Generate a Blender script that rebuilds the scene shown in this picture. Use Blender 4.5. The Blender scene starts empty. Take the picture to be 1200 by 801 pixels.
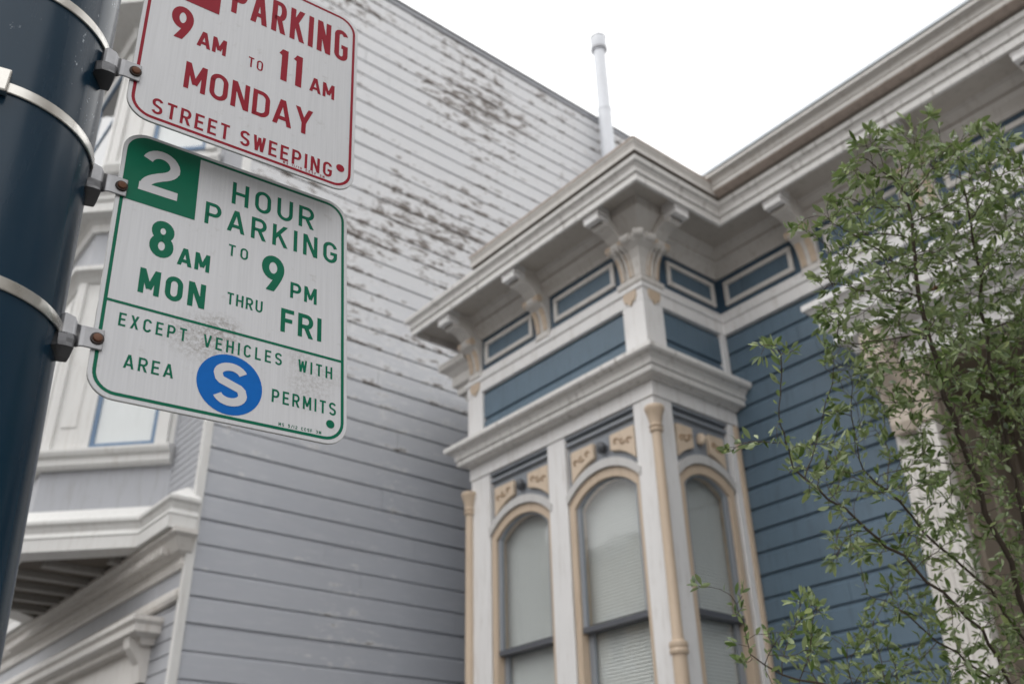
import bpy, bmesh, math, random
import numpy as np
from mathutils import Vector, Matrix

random.seed(7)
rng = np.random.default_rng(11)
SC = bpy.context.scene
COL = SC.collection
rad = math.radians

# ------------------------------------------------------------------ camera
CAM = np.array([0.0, 0.0, 1.70])
CR = np.array([[0.7742210558866037, -0.632559927162583, -0.021206017304056426],
               [-0.2943134797267253, -0.3894826652894358, 0.872744423694694],
               [0.560322525223624, 0.6694558924881496, 0.4877165936688195]])
FPX = 1120.0
cd = bpy.data.cameras.new('camera')
cam = bpy.data.objects.new('camera', cd)
COL.objects.link(cam)
r_, u_, f_ = [Vector(v) for v in CR]
mw = Matrix((r_, u_, -f_)).transposed().to_4x4()
mw.translation = Vector(CAM)
cam.matrix_world = mw
cd.sensor_width = 36.0
cd.lens = FPX / 1200 * 36
cd.clip_start = 0.05
cd.clip_end = 2000
cd.dof.use_dof = True
cd.dof.focus_distance = 1.22
cd.dof.aperture_fstop = 6.0
cd.dof.aperture_blades = 9
SC.camera = cam

# ------------------------------------------------------------------ light: bright overcast
SUN_EL, SUN_AZ = rad(56), rad(278)          # azimuth clockwise from +Y
w = bpy.data.worlds.new('World')
SC.world = w
w.use_nodes = True
nt = w.node_tree
bg = nt.nodes['Background']
sky = nt.nodes.new('ShaderNodeTexSky')
sky.sky_type = 'NISHITA'
sky.sun_disc = False
sky.sun_elevation = SUN_EL
sky.sun_rotation = SUN_AZ
sky.dust_density = 5.0
sky.air_density = 1.4
sky.ozone_density = 1.0
hs = nt.nodes.new('ShaderNodeHueSaturation')
hs.inputs['Saturation'].default_value = 0.10
nt.links.new(sky.outputs[0], hs.inputs['Color'])
# cloud deck: an even pale grey layer with soft thicker and thinner places covers most of the sky
wtc = nt.nodes.new('ShaderNodeTexCoord')
wno = nt.nodes.new('ShaderNodeTexNoise')
wno.inputs['Scale'].default_value = 2.2
wno.inputs['Detail'].default_value = 4
nt.links.new(wtc.outputs['Generated'], wno.inputs['Vector'])
wmr = nt.nodes.new('ShaderNodeMapRange')
wmr.inputs['To Min'].default_value = 9.0
wmr.inputs['To Max'].default_value = 12.5
nt.links.new(wno.outputs['Fac'], wmr.inputs[0])
wmx = nt.nodes.new('ShaderNodeMix')
wmx.data_type = 'RGBA'
wmx.inputs[0].default_value = 0.88
nt.links.new(hs.outputs[0], wmx.inputs[6])
nt.links.new(wmr.outputs[0], wmx.inputs[7])
nt.links.new(wmx.outputs[2], bg.inputs['Color'])
bg.inputs['Strength'].default_value = 0.15
sd = bpy.data.lights.new('sun', 'SUN')
sd.energy = 0.5
sd.angle = rad(35)
sd.color = (1.0, 0.97, 0.93)
so = bpy.data.objects.new('sun', sd)
COL.objects.link(so)
sv = Vector((math.sin(SUN_AZ) * math.cos(SUN_EL), math.cos(SUN_AZ) * math.cos(SUN_EL), math.sin(SUN_EL)))
so.rotation_euler = sv.to_track_quat('Z', 'Y').to_euler()
so.location = (-10, 2, 30)
SC.view_settings.view_transform = 'Standard'
SC.view_settings.look = 'None'
SC.view_settings.gamma = 1
SC.view_settings.exposure = 0.22
SC.view_settings.use_curve_mapping = False


def at(px, py, depth):
    """World point seen at a photo pixel at a given distance along the viewing axis."""
    c = np.array([(px - 600) / FPX, -(py - 400.5) / FPX, 1.0]) * depth
    return CAM + CR.T @ c


# ------------------------------------------------------------------ materials
def nodes_of(name):
    m = bpy.data.materials.new(name)
    m.use_nodes = True
    t = m.node_tree
    return m, t, t.nodes['Principled BSDF']


def N(t, kind, **kw):
    n = t.nodes.new(kind)
    for k, v in kw.items():
        if k in n.inputs:
            n.inputs[k].default_value = v
        else:
            setattr(n, k, v)
    return n


def mixc(t, fac, a, b, blend='MIX'):
    n = t.nodes.new('ShaderNodeMix')
    n.data_type = 'RGBA'
    n.blend_type = blend
    for key, v in ((0, fac), (6, a), (7, b)):
        if hasattr(v, 'links') or hasattr(v, 'is_linked'):
            t.links.new(v, n.inputs[key])
        elif key == 0:
            n.inputs[0].default_value = v
        else:
            n.inputs[key].default_value = (*v, 1) if len(v) == 3 else v
    return n.outputs[2]


def ramp(t, src, p0, p1, c0=(0, 0, 0), c1=(1, 1, 1)):
    n = t.nodes.new('ShaderNodeValToRGB')
    n.color_ramp.elements[0].position = p0
    n.color_ramp.elements[1].position = p1
    n.color_ramp.elements[0].color = (*c0, 1)
    n.color_ramp.elements[1].color = (*c1, 1)
    t.links.new(src, n.inputs[0])
    return n.outputs[0]


def coords(t, scale=(1, 1, 1)):
    tc = t.nodes.new('ShaderNodeTexCoord')
    mp = t.nodes.new('ShaderNodeMapping')
    mp.inputs['Scale'].default_value = scale
    t.links.new(tc.outputs['Object'], mp.inputs[0])
    return mp.outputs[0]


def noise(t, vec, scale, detail=4, rough=0.6):
    n = N(t, 'ShaderNodeTexNoise', Scale=scale, Detail=detail, Roughness=rough)
    t.links.new(vec, n.inputs['Vector'])
    return n.outputs['Fac']


def paint(name, col, rough=0.55, var=0.12, dirt=0.25, dirtcol=(0.16, 0.13, 0.10), chips=0.0, dlo=0.52):
    m, t, b = nodes_of(name)
    v = coords(t)
    n1 = noise(t, v, 2.2, 5)
    a = tuple(c * (1 - var) for c in col)
    z = tuple(min(1, c * (1 + var * 0.6)) for c in col)
    c = mixc(t, n1, a, z)
    vs = coords(t, (7, 7, 0.9))                       # rain streaks run down
    st = ramp(t, noise(t, vs, 3.0, 5, 0.65), dlo, dlo + 0.22)
    mul = N(t, 'ShaderNodeMath', operation='MULTIPLY')
    mul.inputs[1].default_value = dirt
    t.links.new(st, mul.inputs[0])
    c = mixc(t, mul.outputs[0], c, dirtcol)
    if chips:
        ch = ramp(t, noise(t, v, 38, 3, 0.7), 0.70, 0.73)
        m2 = N(t, 'ShaderNodeMath', operation='MULTIPLY')
        m2.inputs[1].default_value = chips
        t.links.new(ch, m2.inputs[0])
        c = mixc(t, m2.outputs[0], c, (0.22, 0.17, 0.13))
    t.links.new(c, b.inputs['Base Color'])
    b.inputs['Roughness'].default_value = rough
    bump = N(t, 'ShaderNodeBump', Strength=0.25, Distance=0.004)
    t.links.new(noise(t, coords(t, (20, 20, 60)), 2.0, 5), bump.inputs['Height'])
    t.links.new(bump.outputs[0], b.inputs['Normal'])
    return m


WHITE = paint('white_paint', (0.72, 0.71, 0.705), 0.5, 0.08, 0.35, (0.30, 0.25, 0.20), 0.5)
WEATHER = paint('weathered_cornice_paint', (0.70, 0.685, 0.665), 0.55, 0.12, 0.85, (0.17, 0.14, 0.12), 0.8, 0.555)
CREAM = paint('cream_paint', (0.63, 0.605, 0.575), 0.55, 0.10, 0.35, (0.27, 0.21, 0.16), 0.5)
TAN = paint('tan_paint', (0.53, 0.42, 0.315), 0.5, 0.10, 0.25, (0.25, 0.17, 0.11), 0.3)
BLUE = paint('blue_paint', (0.096, 0.148, 0.198), 0.5, 0.24, 0.45, (0.045, 0.065, 0.085), 0.35)
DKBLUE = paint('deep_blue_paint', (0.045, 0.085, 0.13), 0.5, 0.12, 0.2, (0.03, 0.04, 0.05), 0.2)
SLATE = paint('slate_paint', (0.25, 0.27, 0.30), 0.5, 0.12, 0.25, (0.10, 0.10, 0.11), 0.2)
SASHBLUE = paint('sash_blue_paint', (0.13, 0.21, 0.33), 0.5, 0.10, 0.2)
BROWN = paint('weathered_gutter_wood', (0.46, 0.38, 0.33), 0.7, 0.2, 0.5, (0.10, 0.08, 0.07), 0.6)
GWHITE = paint('old_white_paint', (0.67, 0.665, 0.65), 0.55, 0.08, 0.30, (0.30, 0.25, 0.20), 0.5)
GPAINT = paint('plain_grey_paint', (0.40, 0.41, 0.44), 0.6, 0.10, 0.25)
WOODDK = paint('old_joist_wood', (0.14, 0.12, 0.10), 0.8, 0.2, 0.3)
JOIST = paint('grey_joist_paint', (0.30, 0.29, 0.275), 0.7, 0.15, 0.3)
SLATESHADE = paint('shaded_slate_paint', (0.085, 0.09, 0.105), 0.5, 0.12, 0.2)  # slate darkened to hold the shadow at the rail
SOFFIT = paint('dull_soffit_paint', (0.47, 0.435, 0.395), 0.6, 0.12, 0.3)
METAL_EDGE = paint('galvanised_flashing', (0.62, 0.67, 0.72), 0.4, 0.08, 0.2)
PIPEW = paint('pale_pipe_paint', (0.62, 0.64, 0.68), 0.4, 0.05, 0.15)
ROOFM = paint('roof_felt', (0.10, 0.10, 0.11), 0.9, 0.2, 0.2)
DARKDOOR = paint('dark_door_paint', (0.05, 0.035, 0.03), 0.5, 0.2, 0.2)
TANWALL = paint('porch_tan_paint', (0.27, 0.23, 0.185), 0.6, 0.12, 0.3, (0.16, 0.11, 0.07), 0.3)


def peeling():
    m, t, b = nodes_of('peeling_grey_paint')
    v = coords(t)
    base = mixc(t, noise(t, v, 1.3, 5), (0.40, 0.415, 0.455), (0.455, 0.47, 0.51))
    vw = coords(t, (1.0, 1.0, 5.0))                   # weathering follows the boards
    base = mixc(t, ramp(t, noise(t, vw, 3.0, 6, 0.7), 0.50, 0.85), base, (0.50, 0.51, 0.54))
    # colour lightens with height, standing in for the brighter light higher up
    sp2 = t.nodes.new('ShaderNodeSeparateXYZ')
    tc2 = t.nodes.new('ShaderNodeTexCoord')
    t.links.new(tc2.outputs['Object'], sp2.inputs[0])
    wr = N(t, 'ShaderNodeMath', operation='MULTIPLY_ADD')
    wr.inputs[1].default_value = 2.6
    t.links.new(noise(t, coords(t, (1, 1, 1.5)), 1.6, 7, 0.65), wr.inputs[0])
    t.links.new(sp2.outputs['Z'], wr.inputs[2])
    skylit = N(t, 'ShaderNodeMapRange')
    skylit.inputs['From Min'].default_value = 6.0
    skylit.inputs['From Max'].default_value = 9.2
    t.links.new(wr.outputs[0], skylit.inputs[0])
    base = mixc(t, skylit.outputs[0], base, (0.555, 0.56, 0.575))
    # board phase: 0 at bottom lip of each board
    sep = t.nodes.new('ShaderNodeSeparateXYZ')
    tc = t.nodes.new('ShaderNodeTexCoord')
    t.links.new(tc.outputs['Object'], sep.inputs[0])
    dv = N(t, 'ShaderNodeMath', operation='DIVIDE')
    dv.inputs[1].default_value = 0.2265
    t.links.new(sep.outputs['Z'], dv.inputs[0])
    fr = N(t, 'ShaderNodeMath', operation='FRACT')
    t.links.new(dv.outputs[0], fr.inputs[0])
    lip = ramp(t, fr.outputs[0], 0.0, 0.45, (1, 1, 1), (0, 0, 0))
    up = N(t, 'ShaderNodeMapRange')
    up.inputs['From Min'].default_value = 4.8
    up.inputs['From Max'].default_value = 7.0
    up.inputs['To Min'].default_value = -0.125
    up.inputs['To Max'].default_value = 0.022
    t.links.new(sep.outputs['Z'], up.inputs[0])
    patch = noise(t, v, 0.75, 3, 0.5)
    fine = noise(t, coords(t, (0.8, 1.0, 3.0)), 6.0, 9, 0.72)

    def madd(a, k, c):
        n = N(t, 'ShaderNodeMath', operation='MULTIPLY_ADD')
        n.inputs[1].default_value = k
        t.links.new(a, n.inputs[0])
        if hasattr(c, 'is_linked'):
            t.links.new(c, n.inputs[2])
        else:
            n.inputs[2].default_value = c
        return n.outputs[0]
    s = madd(lip, 0.065, madd(patch, 0.56, madd(fine, 1.0, up.outputs[0])))
    bare = ramp(t, s, 0.872, 0.915)
    edge = ramp(t, s, 0.805, 0.855)
    c = mixc(t, edge, base, (0.62, 0.62, 0.63))
    wood = mixc(t, noise(t, coords(t, (3, 3, 40)), 3, 4), (0.07, 0.06, 0.055), (0.21, 0.18, 0.16))
    c = mixc(t, bare, c, wood)
    # long dark cracks and drips under the lips
    cr = ramp(t, noise(t, coords(t, (0.8, 0.8, 9)), 4.0, 8, 0.75), 0.66, 0.70)
    lipm = ramp(t, fr.outputs[0], 0.0, 0.18, (1, 1, 1), (0, 0, 0))
    mm = N(t, 'ShaderNodeMath', operation='MULTIPLY')
    t.links.new(cr, mm.inputs[0])
    t.links.new(lipm, mm.inputs[1])
    c = mixc(t, mm.outputs[0], c, (0.09, 0.08, 0.075))
    t.links.new(c, b.inputs['Base Color'])
    b.inputs['Roughness'].default_value = 0.62
    bump = N(t, 'ShaderNodeBump', Strength=0.5, Distance=0.006)
    t.links.new(s, bump.inputs['Height'])
    t.links.new(bump.outputs[0], b.inputs['Normal'])
    return m


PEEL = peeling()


def simple(name, col, rough=0.5, metal=0.0, spec=None):
    m, t, b = nodes_of(name)
    b.inputs['Base Color'].default_value = (*col, 1)
    b.inputs['Roughness'].default_value = rough
    b.inputs['Metallic'].default_value = metal
    return m


def galv(name, col, rough, metal):
    m, t, b = nodes_of(name)
    c = mixc(t, noise(t, coords(t), 60, 5), tuple(x * 0.75 for x in col), tuple(min(1, x * 1.15) for x in col))
    t.links.new(c, b.inputs['Base Color'])
    r = ramp(t, noise(t, coords(t), 25, 4), 0.3, 0.7, (rough * 0.7,) * 3, (rough * 1.3,) * 3)
    t.links.new(r, b.inputs['Roughness'])
    b.inputs['Metallic'].default_value = metal
    return m


STEEL = galv('stainless_band', (0.62, 0.60, 0.56), 0.30, 1.0)
ZINC = galv('zinc_bracket', (0.30, 0.30, 0.31), 0.42, 0.85)
ZINCDK = galv('dull_cast_zinc', (0.10, 0.10, 0.105), 0.38, 0.8)
RUST = galv('rusty_bolt', (0.15, 0.065, 0.035), 0.7, 0.2)
RUSTDK = galv('rust_ring', (0.045, 0.03, 0.025), 0.7, 0.2)
ALU = galv('sign_edge_aluminium', (0.45, 0.45, 0.44), 0.45, 0.8)


def pole_paint():
    m, t, b = nodes_of('navy_pole_paint')
    v = coords(t)
    c = mixc(t, noise(t, v, 6, 5), (0.006, 0.024, 0.045), (0.011, 0.036, 0.064))
    chips = ramp(t, noise(t, coords(t, (1, 1, 0.55)), 120, 3, 0.7), 0.66, 0.69)
    spz = t.nodes.new('ShaderNodeSeparateXYZ')
    t.links.new(v, spz.inputs[0])
    area = ramp(t, spz.outputs['Z'], 0.80, 0.86)
    za = N(t, 'ShaderNodeMapRange')
    za.inputs['From Min'].default_value = 2.36
    za.inputs['From Max'].default_value = 2.46
    t.links.new(spz.outputs['Z'], za.inputs[0])
    mz = N(t, 'ShaderNodeMath', operation='MULTIPLY')
    t.links.new(za.outputs[0], mz.inputs[0])
    t.links.new(ramp(t, noise(t, v, 7.0, 2), 0.46, 0.54), mz.inputs[1])
    area = mz.outputs[0]
    mu = N(t, 'ShaderNodeMath', operation='MULTIPLY')
    t.links.new(chips, mu.inputs[0])
    t.links.new(area, mu.inputs[1])
    c = mixc(t, mu.outputs[0], c, (0.45, 0.50, 0.55))
    t.links.new(c, b.inputs['Base Color'])
    r = ramp(t, noise(t, coords(t, (9, 9, 1.2)), 4, 5), 0.3, 0.75, (0.15,) * 3, (0.32,) * 3)
    t.links.new(r, b.inputs['Roughness'])
    b.inputs['Specular IOR Level'].default_value = 0.30
    return m


POLEM = pole_paint()



def sign_white(patches):
    """Reflective sheeting: faint vertical pleats, grime and rubbed-off glue where a sticker was."""
    m, t, b = nodes_of('white_reflective_sheet')
    tc = t.nodes.new('ShaderNodeTexCoord')
    uvm = N(t, 'ShaderNodeUVMap')
    v = uvm.outputs[0]
    mp = t.nodes.new('ShaderNodeMapping')
    mp.inputs['Scale'].default_value = (110, 2.5, 1)
    t.links.new(v, mp.inputs[0])
    st = noise(t, mp.outputs[0], 1.0, 3, 0.6)
    c = mixc(t, ramp(t, st, 0.35, 0.7), (0.570, 0.573, 0.592), (0.625, 0.628, 0.648))
    mp2 = t.nodes.new('ShaderNodeMapping')
    t.links.new(v, mp2.inputs[0])
    c = mixc(t, ramp(t, noise(t, mp2.outputs[0], 14, 6, 0.7), 0.60, 0.85), c, (0.40, 0.385, 0.37))
    c = mixc(t, ramp(t, noise(t, mp2.outputs[0], 150, 3, 0.6), 0.745, 0.765), c, (0.25, 0.22, 0.20))
    for (pu, pv, ru, rv, k) in patches:
        sub = N(t, 'ShaderNodeMapping', vector_type='POINT')
        sub.inputs['Location'].default_value = (-pu / ru, -pv / rv, 0)
        sub.inputs['Scale'].default_value = (1 / ru, 1 / rv, 0)
        t.links.new(v, sub.inputs[0])
        ln = N(t, 'ShaderNodeVectorMath', operation='LENGTH')
        t.links.new(sub.outputs[0], ln.inputs[0])
        fall = ramp(t, ln.outputs['Value'], 0.35, 1.0, (1, 1, 1), (0, 0, 0))
        nn = ramp(t, noise(t, mp2.outputs[0], 60, 9, 0.8), 0.44, 0.60)
        mu = N(t, 'ShaderNodeMath', operation='MULTIPLY')
        t.links.new(fall, mu.inputs[0])
        t.links.new(nn, mu.inputs[1])
        m2 = N(t, 'ShaderNodeMath', operation='MULTIPLY')
        m2.inputs[1].default_value = k
        t.links.new(mu.outputs[0], m2.inputs[0])
        c = mixc(t, m2.outputs[0], c, (0.27, 0.25, 0.23))
    t.links.new(c, b.inputs['Base Color'])
    b.inputs['Roughness'].default_value = 0.35
    return m


def ink(name, col):
    m, t, b = nodes_of(name)
    c = mixc(t, noise(t, coords(t), 40, 5), tuple(x * 0.85 for x in col), tuple(x * 1.12 for x in col))
    c = mixc(t, ramp(t, noise(t, coords(t), 220, 4, 0.7), 0.74, 0.77), c, (0.40, 0.40, 0.40))
    t.links.new(c, b.inputs['Base Color'])
    b.inputs['Roughness'].default_value = 0.45
    b.inputs['Specular IOR Level'].default_value = 0.15
    return m


GREEN = ink('green_ink', (0.0, 0.130, 0.070))
RED = ink('red_ink', (0.27, 0.008, 0.022))
BADGE = ink('blue_ink', (0.0, 0.12, 0.45))
SHEET = simple('white_ink', (0.56, 0.56, 0.58), 0.45)


def glass():
    m, t, b = nodes_of('window_glass')
    t.nodes.remove(b)
    out = t.nodes['Material Output']
    tr = N(t, 'ShaderNodeBsdfTransparent')
    tr.inputs[0].default_value = (0.93, 0.95, 0.945, 1)
    gl = N(t, 'ShaderNodeBsdfGlossy', Roughness=0.03)
    lw = N(t, 'ShaderNodeLayerWeight', Blend=0.5)      # same reflectance from both sides of a thin pane
    pw = N(t, 'ShaderNodeMath', operation='POWER')
    pw.inputs[1].default_value = 3.2
    t.links.new(lw.outputs['Facing'], pw.inputs[0])
    fr = N(t, 'ShaderNodeMath', operation='MULTIPLY_ADD')
    fr.inputs[1].default_value = 0.75
    fr.inputs[2].default_value = 0.07
    t.links.new(pw.outputs[0], fr.inputs[0])
    bump = N(t, 'ShaderNodeBump', Strength=0.12, Distance=0.02)
    t.links.new(noise(t, coords(t), 3.0, 2), bump.inputs['Height'])
    t.links.new(bump.outputs[0], gl.inputs['Normal'])
    mx = N(t, 'ShaderNodeMixShader')
    t.links.new(fr.outputs[0], mx.inputs[0])
    t.links.new(tr.outputs[0], mx.inputs[1])
    t.links.new(gl.outputs[0], mx.inputs[2])
    t.links.new(mx.outputs[0], out.inputs[0])
    return m


GLASS = glass()
BLIND = paint('blind_slats', (0.78, 0.79, 0.78), 0.5, 0.03, 0.05)
DARKROOM = simple('dark_room', (0.05, 0.05, 0.055), 0.9)
CURTAIN = paint('pale_curtain', (0.82, 0.82, 0.83), 0.8, 0.04, 0.1)


def concrete(name, a, bcol, sc):
    m, t, b = nodes_of(name)
    c = mixc(t, noise(t, coords(t), sc, 8, 0.7), a, bcol)
    c = mixc(t, ramp(t, noise(t, coords(t), 0.6, 4), 0.5, 0.8), c, tuple(x * 0.8 for x in a))
    t.links.new(c, b.inputs['Base Color'])
    b.inputs['Roughness'].default_value = 0.9
    bump = N(t, 'ShaderNodeBump', Strength=0.3, Distance=0.005)
    t.links.new(noise(t, coords(t), 90, 4), bump.inputs['Height'])
    t.links.new(bump.outputs[0], b.inputs['Normal'])
    return m


CONC = concrete('sidewalk_concrete', (0.15, 0.148, 0.143), (0.21, 0.205, 0.20), 9)
ASPH = concrete('asphalt', (0.045, 0.045, 0.047), (0.065, 0.065, 0.066), 40)
EARTH = concrete('earth', (0.10, 0.08, 0.06), (0.14, 0.11, 0.08), 12)


def leafmat():
    m, t, b = nodes_of('leaf_green')
    gi = N(t, 'ShaderNodeNewGeometry')
    rnd = gi.outputs['Random Per Island']
    cr = t.nodes.new('ShaderNodeValToRGB')
    e = cr.color_ramp.elements
    e[0].position, e[0].color = 0.0, (0.030, 0.062, 0.012, 1)
    e[1].position, e[1].color = 1.0, (0.38, 0.44, 0.19, 1)
    x = cr.color_ramp.elements.new(0.55)
    x.color = (0.105, 0.170, 0.042, 1)
    t.links.new(rnd, cr.inputs[0])
    c = mixc(t, gi.outputs['Backfacing'], cr.outputs[0], (0.28, 0.34, 0.18))
    t.links.new(c, b.inputs['Base Color'])
    b.inputs['Roughness'].default_value = 0.30
    tl = N(t, 'ShaderNodeBsdfTranslucent')
    tcol = mixc(t, 0.5, cr.outputs[0], (0.16, 0.24, 0.04))
    t.links.new(tcol, tl.inputs[0])
    mx = N(t, 'ShaderNodeMixShader')
    mx.inputs[0].default_value = 0.28
    t.links.new(b.outputs[0], mx.inputs[1])
    t.links.new(tl.outputs[0], mx.inputs[2])
    t.links.new(mx.outputs[0], t.nodes['Material Output'].inputs[0])
    return m


LEAF = leafmat()
BARK = paint('shrub_bark', (0.075, 0.055, 0.042), 0.8, 0.3, 0.3, (0.03, 0.025, 0.02))
SEED = paint('dry_seed_head', (0.30, 0.16, 0.08), 0.8, 0.3, 0.3)


# ------------------------------------------------------------------ mesh helpers
class MB:
    def __init__(self):
        self.v, self.f = [], []

    def add(self, vs, fs):
        b = len(self.v)
        self.v += [tuple(float(c) for c in p) for p in vs]
        self.f += [tuple(i + b for i in f) for f in fs]

    def hexa(self, p):                                  # 8 points: 4 bottom, 4 top
        self.add(p, [(0, 3, 2, 1), (4, 5, 6, 7), (0, 1, 5, 4), (1, 2, 6, 5), (2, 3, 7, 6), (3, 0, 4, 7)])

    def box(self, x0, x1, y0, y1, z0, z1):
        self.hexa([(x0, y0, z0), (x1, y0, z0), (x1, y1, z0), (x0, y1, z0),
                   (x0, y0, z1), (x1, y0, z1), (x1, y1, z1), (x0, y1, z1)])

    def fbox(self, fr, u0, u1, o0, o1, z0, z1):
        P = fr.p
        self.hexa([P(u0, o0, z0), P(u1, o0, z0), P(u1, o1, z0), P(u0, o1, z0),
                   P(u0, o0, z1), P(u1, o0, z1), P(u1, o1, z1), P(u0, o1, z1)])

    def loft(self, rings, closed=True, caps=True):
        n = len(rings[0])
        vs = [p for r in rings for p in r]
        fs = []
        for i in range(len(rings) - 1):
            for j in range(n if closed else n - 1):
                k = (j + 1) % n
                fs.append((i * n + j, i * n + k, (i + 1) * n + k, (i + 1) * n + j))
        if caps:
            fs.append(tuple(range(n - 1, -1, -1)))
            fs.append(tuple((len(rings) - 1) * n + j for j in range(n)))
        self.add(vs, fs)

    def sweep(self, prof, path):
        """prof: closed (out, z) outline; path: plan points, outward side on the right hand."""
        path = [np.array(p, float) for p in path]
        rings = []
        for i, p in enumerate(path):
            ns = []
            if i > 0:
                d = path[i] - path[i - 1]
                d /= np.linalg.norm(d)
                ns.append(np.array([d[1], -d[0]]))
            if i < len(path) - 1:
                d = path[i + 1] - path[i]
                d /= np.linalg.norm(d)
                ns.append(np.array([d[1], -d[0]]))
            m = ns[0] if len(ns) == 1 else (ns[0] + ns[1]) / (1 + ns[0] @ ns[1])
            rings.append([(p[0] + m[0] * o, p[1] + m[1] * o, z) for o, z in prof])
        self.loft(rings)

    def tube(self, pts, rads, n=6, caps=True):
        pts = [np.array(p, float) for p in pts]
        rings = []
        ref = np.array([0.3, 0.8, 0.5])
        for i, p in enumerate(pts):
            d = pts[min(i + 1, len(pts) - 1)] - pts[max(i - 1, 0)]
            d /= (np.linalg.norm(d) + 1e-12)
            a = np.cross(d, ref)
            a /= (np.linalg.norm(a) + 1e-12)
            b = np.cross(d, a)
            rings.append([p + rads[i] * (math.cos(t) * a + math.sin(t) * b)
                          for t in [2 * math.pi * k / n for k in range(n)]])
        self.loft(rings, True, caps)

    def lathe(self, c, prof, n=20, lean=(0, 0)):
        rings = [[(c[0] + lean[0] * (z - prof[0][1]) + r * math.cos(2 * math.pi * k / n),
                   c[1] + lean[1] * (z - prof[0][1]) + r * math.sin(2 * math.pi * k / n), z) for k in range(n)]
                 for r, z in prof]
        self.loft(rings)

    def build(self, name, mat, parent=None, smooth=False, bevel=0.0, fix=True):
        me = bpy.data.meshes.new(name)
        me.from_pydata(self.v, [], self.f)
        if fix:
            bm = bmesh.new()
            bm.from_mesh(me)
            bmesh.ops.recalc_face_normals(bm, faces=bm.faces)
            bm.to_mesh(me)
            bm.free()
        me.materials.append(mat)
        ob = bpy.data.objects.new(name, me)
        COL.objects.link(ob)
        if parent is not None:
            ob.parent = parent
            top = parent
            while top.parent is not None:
                top = top.parent
            if parent is top:
                ob.location = -Vector(top.location)     # meshes are in world coordinates
        if smooth:
            for p in me.polygons:
                p.use_smooth = True
            me.set_sharp_from_angle(angle=rad(38))
        if bevel:
            md = ob.modifiers.new('edge', 'BEVEL')
            md.width = bevel
            md.segments = 2
            md.limit_method = 'ANGLE'
        return ob


class Fr:
    """Wall frame: u along the wall (to the right as seen from outside), o outwards, z up."""
    def __init__(self, ox, oy, ux, uy, nx, ny):
        self.a = (ox, oy, ux, uy, nx, ny)

    def p(self, u, o, z):
        ox, oy, ux, uy, nx, ny = self.a
        return (ox + u * ux + o * nx, oy + u * uy + o * ny, z)


def thing(name, label, cat, loc, group=None):
    o = bpy.data.objects.new(name, None)
    COL.objects.link(o)
    o.location = loc
    o.empty_display_size = 0.2
    o['label'] = label
    o['category'] = cat
    if group:
        o['group'] = group
    return o


def struct(o):
    o['kind'] = 'structure'
    return o


def siding(mb, fr, u0, u1, z0, z1, e, dep=0.016, cove=0.035, z_ref=0.0, wob=0.0, run=0.0):
    """Drop siding: each board a flat face, a scooped top and a square bottom lip."""
    k0 = math.floor((z0 - z_ref) / e)
    k1 = math.ceil((z1 - z_ref) / e)
    for k in range(k0, k1):
        a = max(z0, z_ref + k * e)
        b = min(z1, z_ref + (k + 1) * e)
        if b - a < 0.01:
            continue
        cuts = [u0, u1]
        if run:                                        # butt joints where one board ends and the next begins
            cuts, x = [u0], u0 + random.uniform(.3, 1.0) * run
            while x < u1 - .25:
                cuts.append(x)
                x += random.uniform(.7, 1.25) * run
            cuts.append(u1)
        for c0, c1 in zip(cuts, cuts[1:]):
            board(mb, fr, c0 + (.0015 if c0 > u0 else 0), c1 - (.0015 if c1 < u1 else 0), a, b, dep, cove, random.uniform(-wob, wob), random.uniform(-wob, wob))


def board(mb, fr, u0, u1, a, b, dep, cove, j0, j1):
    rings = []
    for u, j in ((u0, j0), (u1, j1)):
        prof = [(-0.03, a), (j, a), (j, max(a, b - cove))]
        if b - cove > a:
            prof += [(-dep * 0.75 + j, b - cove * 0.55), (-dep, b - 0.001)]
        prof += [(-0.03, b - 0.001)]
        rings.append([fr.p(u, o, z) for o, z in prof])
    mb.loft(rings)


def arch_line(uc, hw, zb, zs, rise, n=14):
    """Left jamb, segmental arch, right jamb."""
    R = (hw * hw + rise * rise) / (2 * rise)
    zc = zs + rise - R
    a0 = math.asin(hw / R)
    pts = [(uc - hw, zb)]
    for i in range(n + 1):
        a = -a0 + 2 * a0 * i / n
        pts.append((uc + R * math.sin(a), zc + R * math.cos(a)))
    pts.append((uc + hw, zb))
    return pts


def arch_band(mb, fr, inner, outer, o0, o1):
    rings = []
    for (ui, zi), (uo, zo) in zip(inner, outer):
        rings.append([fr.p(ui, o0, zi), fr.p(ui, o1, zi), fr.p(uo, o1, zo), fr.p(uo, o0, zo)])
    mb.loft(rings)


# ------------------------------------------------------------------ ground
g = MB(); g.box(-400, 400, -400, 400, -0.6, -0.155)
struct(g.build('ground', EARTH))
g = MB(); g.box(-11.0, -0.42, -300, 300, -0.3, -0.15)
struct(g.build('road', ASPH))
g = MB(); g.box(-0.42, -0.27, -300, 300, -0.3, 0.0)
struct(g.build('kerb', CONC, bevel=0.02))
g = MB()
for k in range(-30, 60):
    for (xa, xb) in ((-0.265, 0.75), (0.755, 1.77), (1.775, 2.80)):
        g.box(xa, xb, k * 1.0 + 0.003, k * 1.0 + 0.997, -0.2, 0.0)
struct(g.build('sidewalk', CONC))
g = MB(); g.box(2.803, 6.4, -30, 8.0, -0.2, -0.004)
struct(g.build('front_yard', CONC))

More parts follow.
